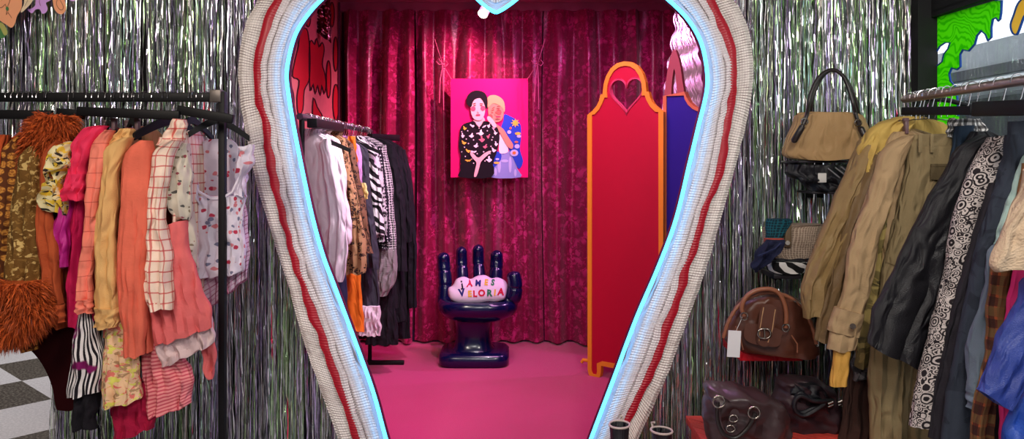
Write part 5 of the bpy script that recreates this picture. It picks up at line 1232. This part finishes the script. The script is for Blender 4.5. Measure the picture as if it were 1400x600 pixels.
# coral plinth with two dark bags
pz = .37
th = thing('plinth', 'coral lacquer plinth under the two dark handbags', 'plinth', (1.05, 3.14, 0)); mb = MB(); mb.box((1.13, 3.12, pz-.015), (.72, .58, .03), bev=.004); build('top', mb, coralp, th); mb = MB(); mb.box((1.13, 3.12, (pz-.03)/2), (.68, .54, pz-.03), bev=.004); build('box', mb, coralp, th)
BY = 3.02
th = thing('handbag', 'dark plum leather handbag with ring handles, left on the coral plinth', 'handbag', P(1020, 601, BY))
mb = MB(); drape(mb, [(526,970,1006),(531,965,1026),(540,962,1052),(553,961,1070),(572,961,1080),(594,964,1080),(608,970,1074)], BY, .12, lam=.12, amp=.01, rough=.012, tilt=-.05); build('body', mb, choc, th)
mb = MB(); mb.tube([P(x, y, BY-.02) for x, y in interp([(966,530),(985,530),(1010,538),(1040,548),(1068,552)], 16)], .006, 8); build('zip', mb, dk_l, th)
hd = handle(th, [(981,549),(980,570),(988,592),(1004,599),(1018,590),(1028,576),(1032,564)], .009, dk_l, BY-.14)
hd2 = handle(th, [(972,540),(978,530),(996,534),(1012,545),(1040,548),(1058,546)], .009, dk_l, BY+.02)
for (x, y, h_) in ((983,549,hd),(1031,564,hd)):
    mb = MB(); c = P(x, y, BY-.145); mb.tube([c+Vector((.022*math.cos(a), 0, .022*math.sin(a))) for a in [2*PI*k/16 for k in range(16)]], .0042, 8, closed=True); build('ring', mb, brass, h_)
bk = plate(th, 'strap', [(1001,560),(1010,562),(1008,576),(1002,590),(994,588),(996,574)], BY-.132, choc, .012)
for (x, y) in ((1003,572),(999,586)):
    mb = MB(); c = P(x, y, BY-.138); mb.tube([c+Vector((.016*math.cos(a), 0, .013*math.sin(a))) for a in [2*PI*k/16 for k in range(16)]], .0035, 8, closed=True); build('buckle', mb, brass, bk)
BY2 = 3.26
th = thing('handbag', 'slouchy dark bag with black looped handles, behind on the coral plinth', 'handbag', P(1104, 584, BY2))
mb = MB(); drape(mb, [(516,1066,1096),(524,1062,1128),(545,1058,1146),(570,1054,1156),(587,1056,1158)], BY2, .1, lam=.15, amp=.01, rough=.014); build('body', mb, plain('mauve_brown_leather', (64, 44, 50), .45, .2, .4, 0, 60, .4), th)
for k, yo in ((0, -.12), (4, -.10)):
    hd = handle(th, [(1128,552+k),(1112,562-k),(1098,568-k),(1088,562),(1086,550),(1094,541-k),(1112,548),(1140,548+k)], .0095, blk_l, BY2+yo)
    for (x, y) in ((1132,552+k),(1146,550+k)):
        mb = MB(); mb.tube([P(x, y, BY2+yo-.01), P(x+7, y-3, BY2+yo-.012)], .007, 8); build('metal_end', mb, brass, hd)
mb = MB(); drape(mb, [(524,1084,1120),(538,1080,1132),(552,1092,1128)], BY2-.07, .03, amp=.008, rough=.012); build('scarf_tie', mb, blk_l, th)
# low coral block and two black boots by the archway foot
th = thing('plinth', 'low coral block at the foot of the heart archway', 'plinth', (.66, 3.2, 0)); mb = MB(); mb.box((.58, 3.24, .215), (.30, .36, .03), bev=.004); build('top', mb, coralp, th); mb = MB(); mb.box((.58, 3.24, .1), (.27, .33, .2), bev=.004); build('box', mb, coralp, th)
trim_c = plain('cream_trim', (214, 198, 186), .6)
for (px_, py_, rot, lb) in ((846, 582, -.3, 'black ankle boot with cream trim against the archway ruffle'), (908, 590, .5, 'black shoe with cream strap on the low coral block')):
    Y = 3.16; top = P(px_, py_, Y); zb = .231; h_ = top.z-zb
    th = thing('boot', lb, 'shoe', (top.x, Y, zb), 'black shoes by the archway')
    M = Matrix.Rotation(rot, 3, 'Z')
    def at(p): return M @ Vector(p)+Vector((top.x, Y, zb))
    R = []
    for z_, a, b_, dy in ((.012,.036,.115,-.05),(.03,.04,.118,-.05),(.05,.039,.105,-.04),(.07,.036,.075,-.012),(.09,.036,.05,.012),(.12,.037,.045,.016),(h_,.041,.046,.016),(h_-.004,.036,.041,.016),(.1,.03,.036,.016)):
        R.append([at((a*math.cos(t), dy+b_*math.sin(t), z_)) for t in [2*PI*k/24 for k in range(24)]])
    mb = MB(); mb.rings(R); build('upper', mb, blk_l, th)
    mb = MB(); mb.rings([[at((.04*math.cos(t), -.05+.12*math.sin(t), z_)) for t in [2*PI*k/24 for k in range(24)]] for z_ in (0, .014)]); build('sole', mb, trim_c, th)
    mb = MB(); mb.tube([at((.042*math.cos(t), .016+.047*math.sin(t), h_)) for t in [2*PI*k/20 for k in range(20)]], .0045, 6, closed=True); build('collar_trim', mb, trim_c, th)
    mb = MB(); mb.tube([at((.0, .066, h_-.02)), at((0, .08, h_+.015)), at((0, .062, h_+.02))], .005, 6); build('pull_loop', mb, trim_c, th)
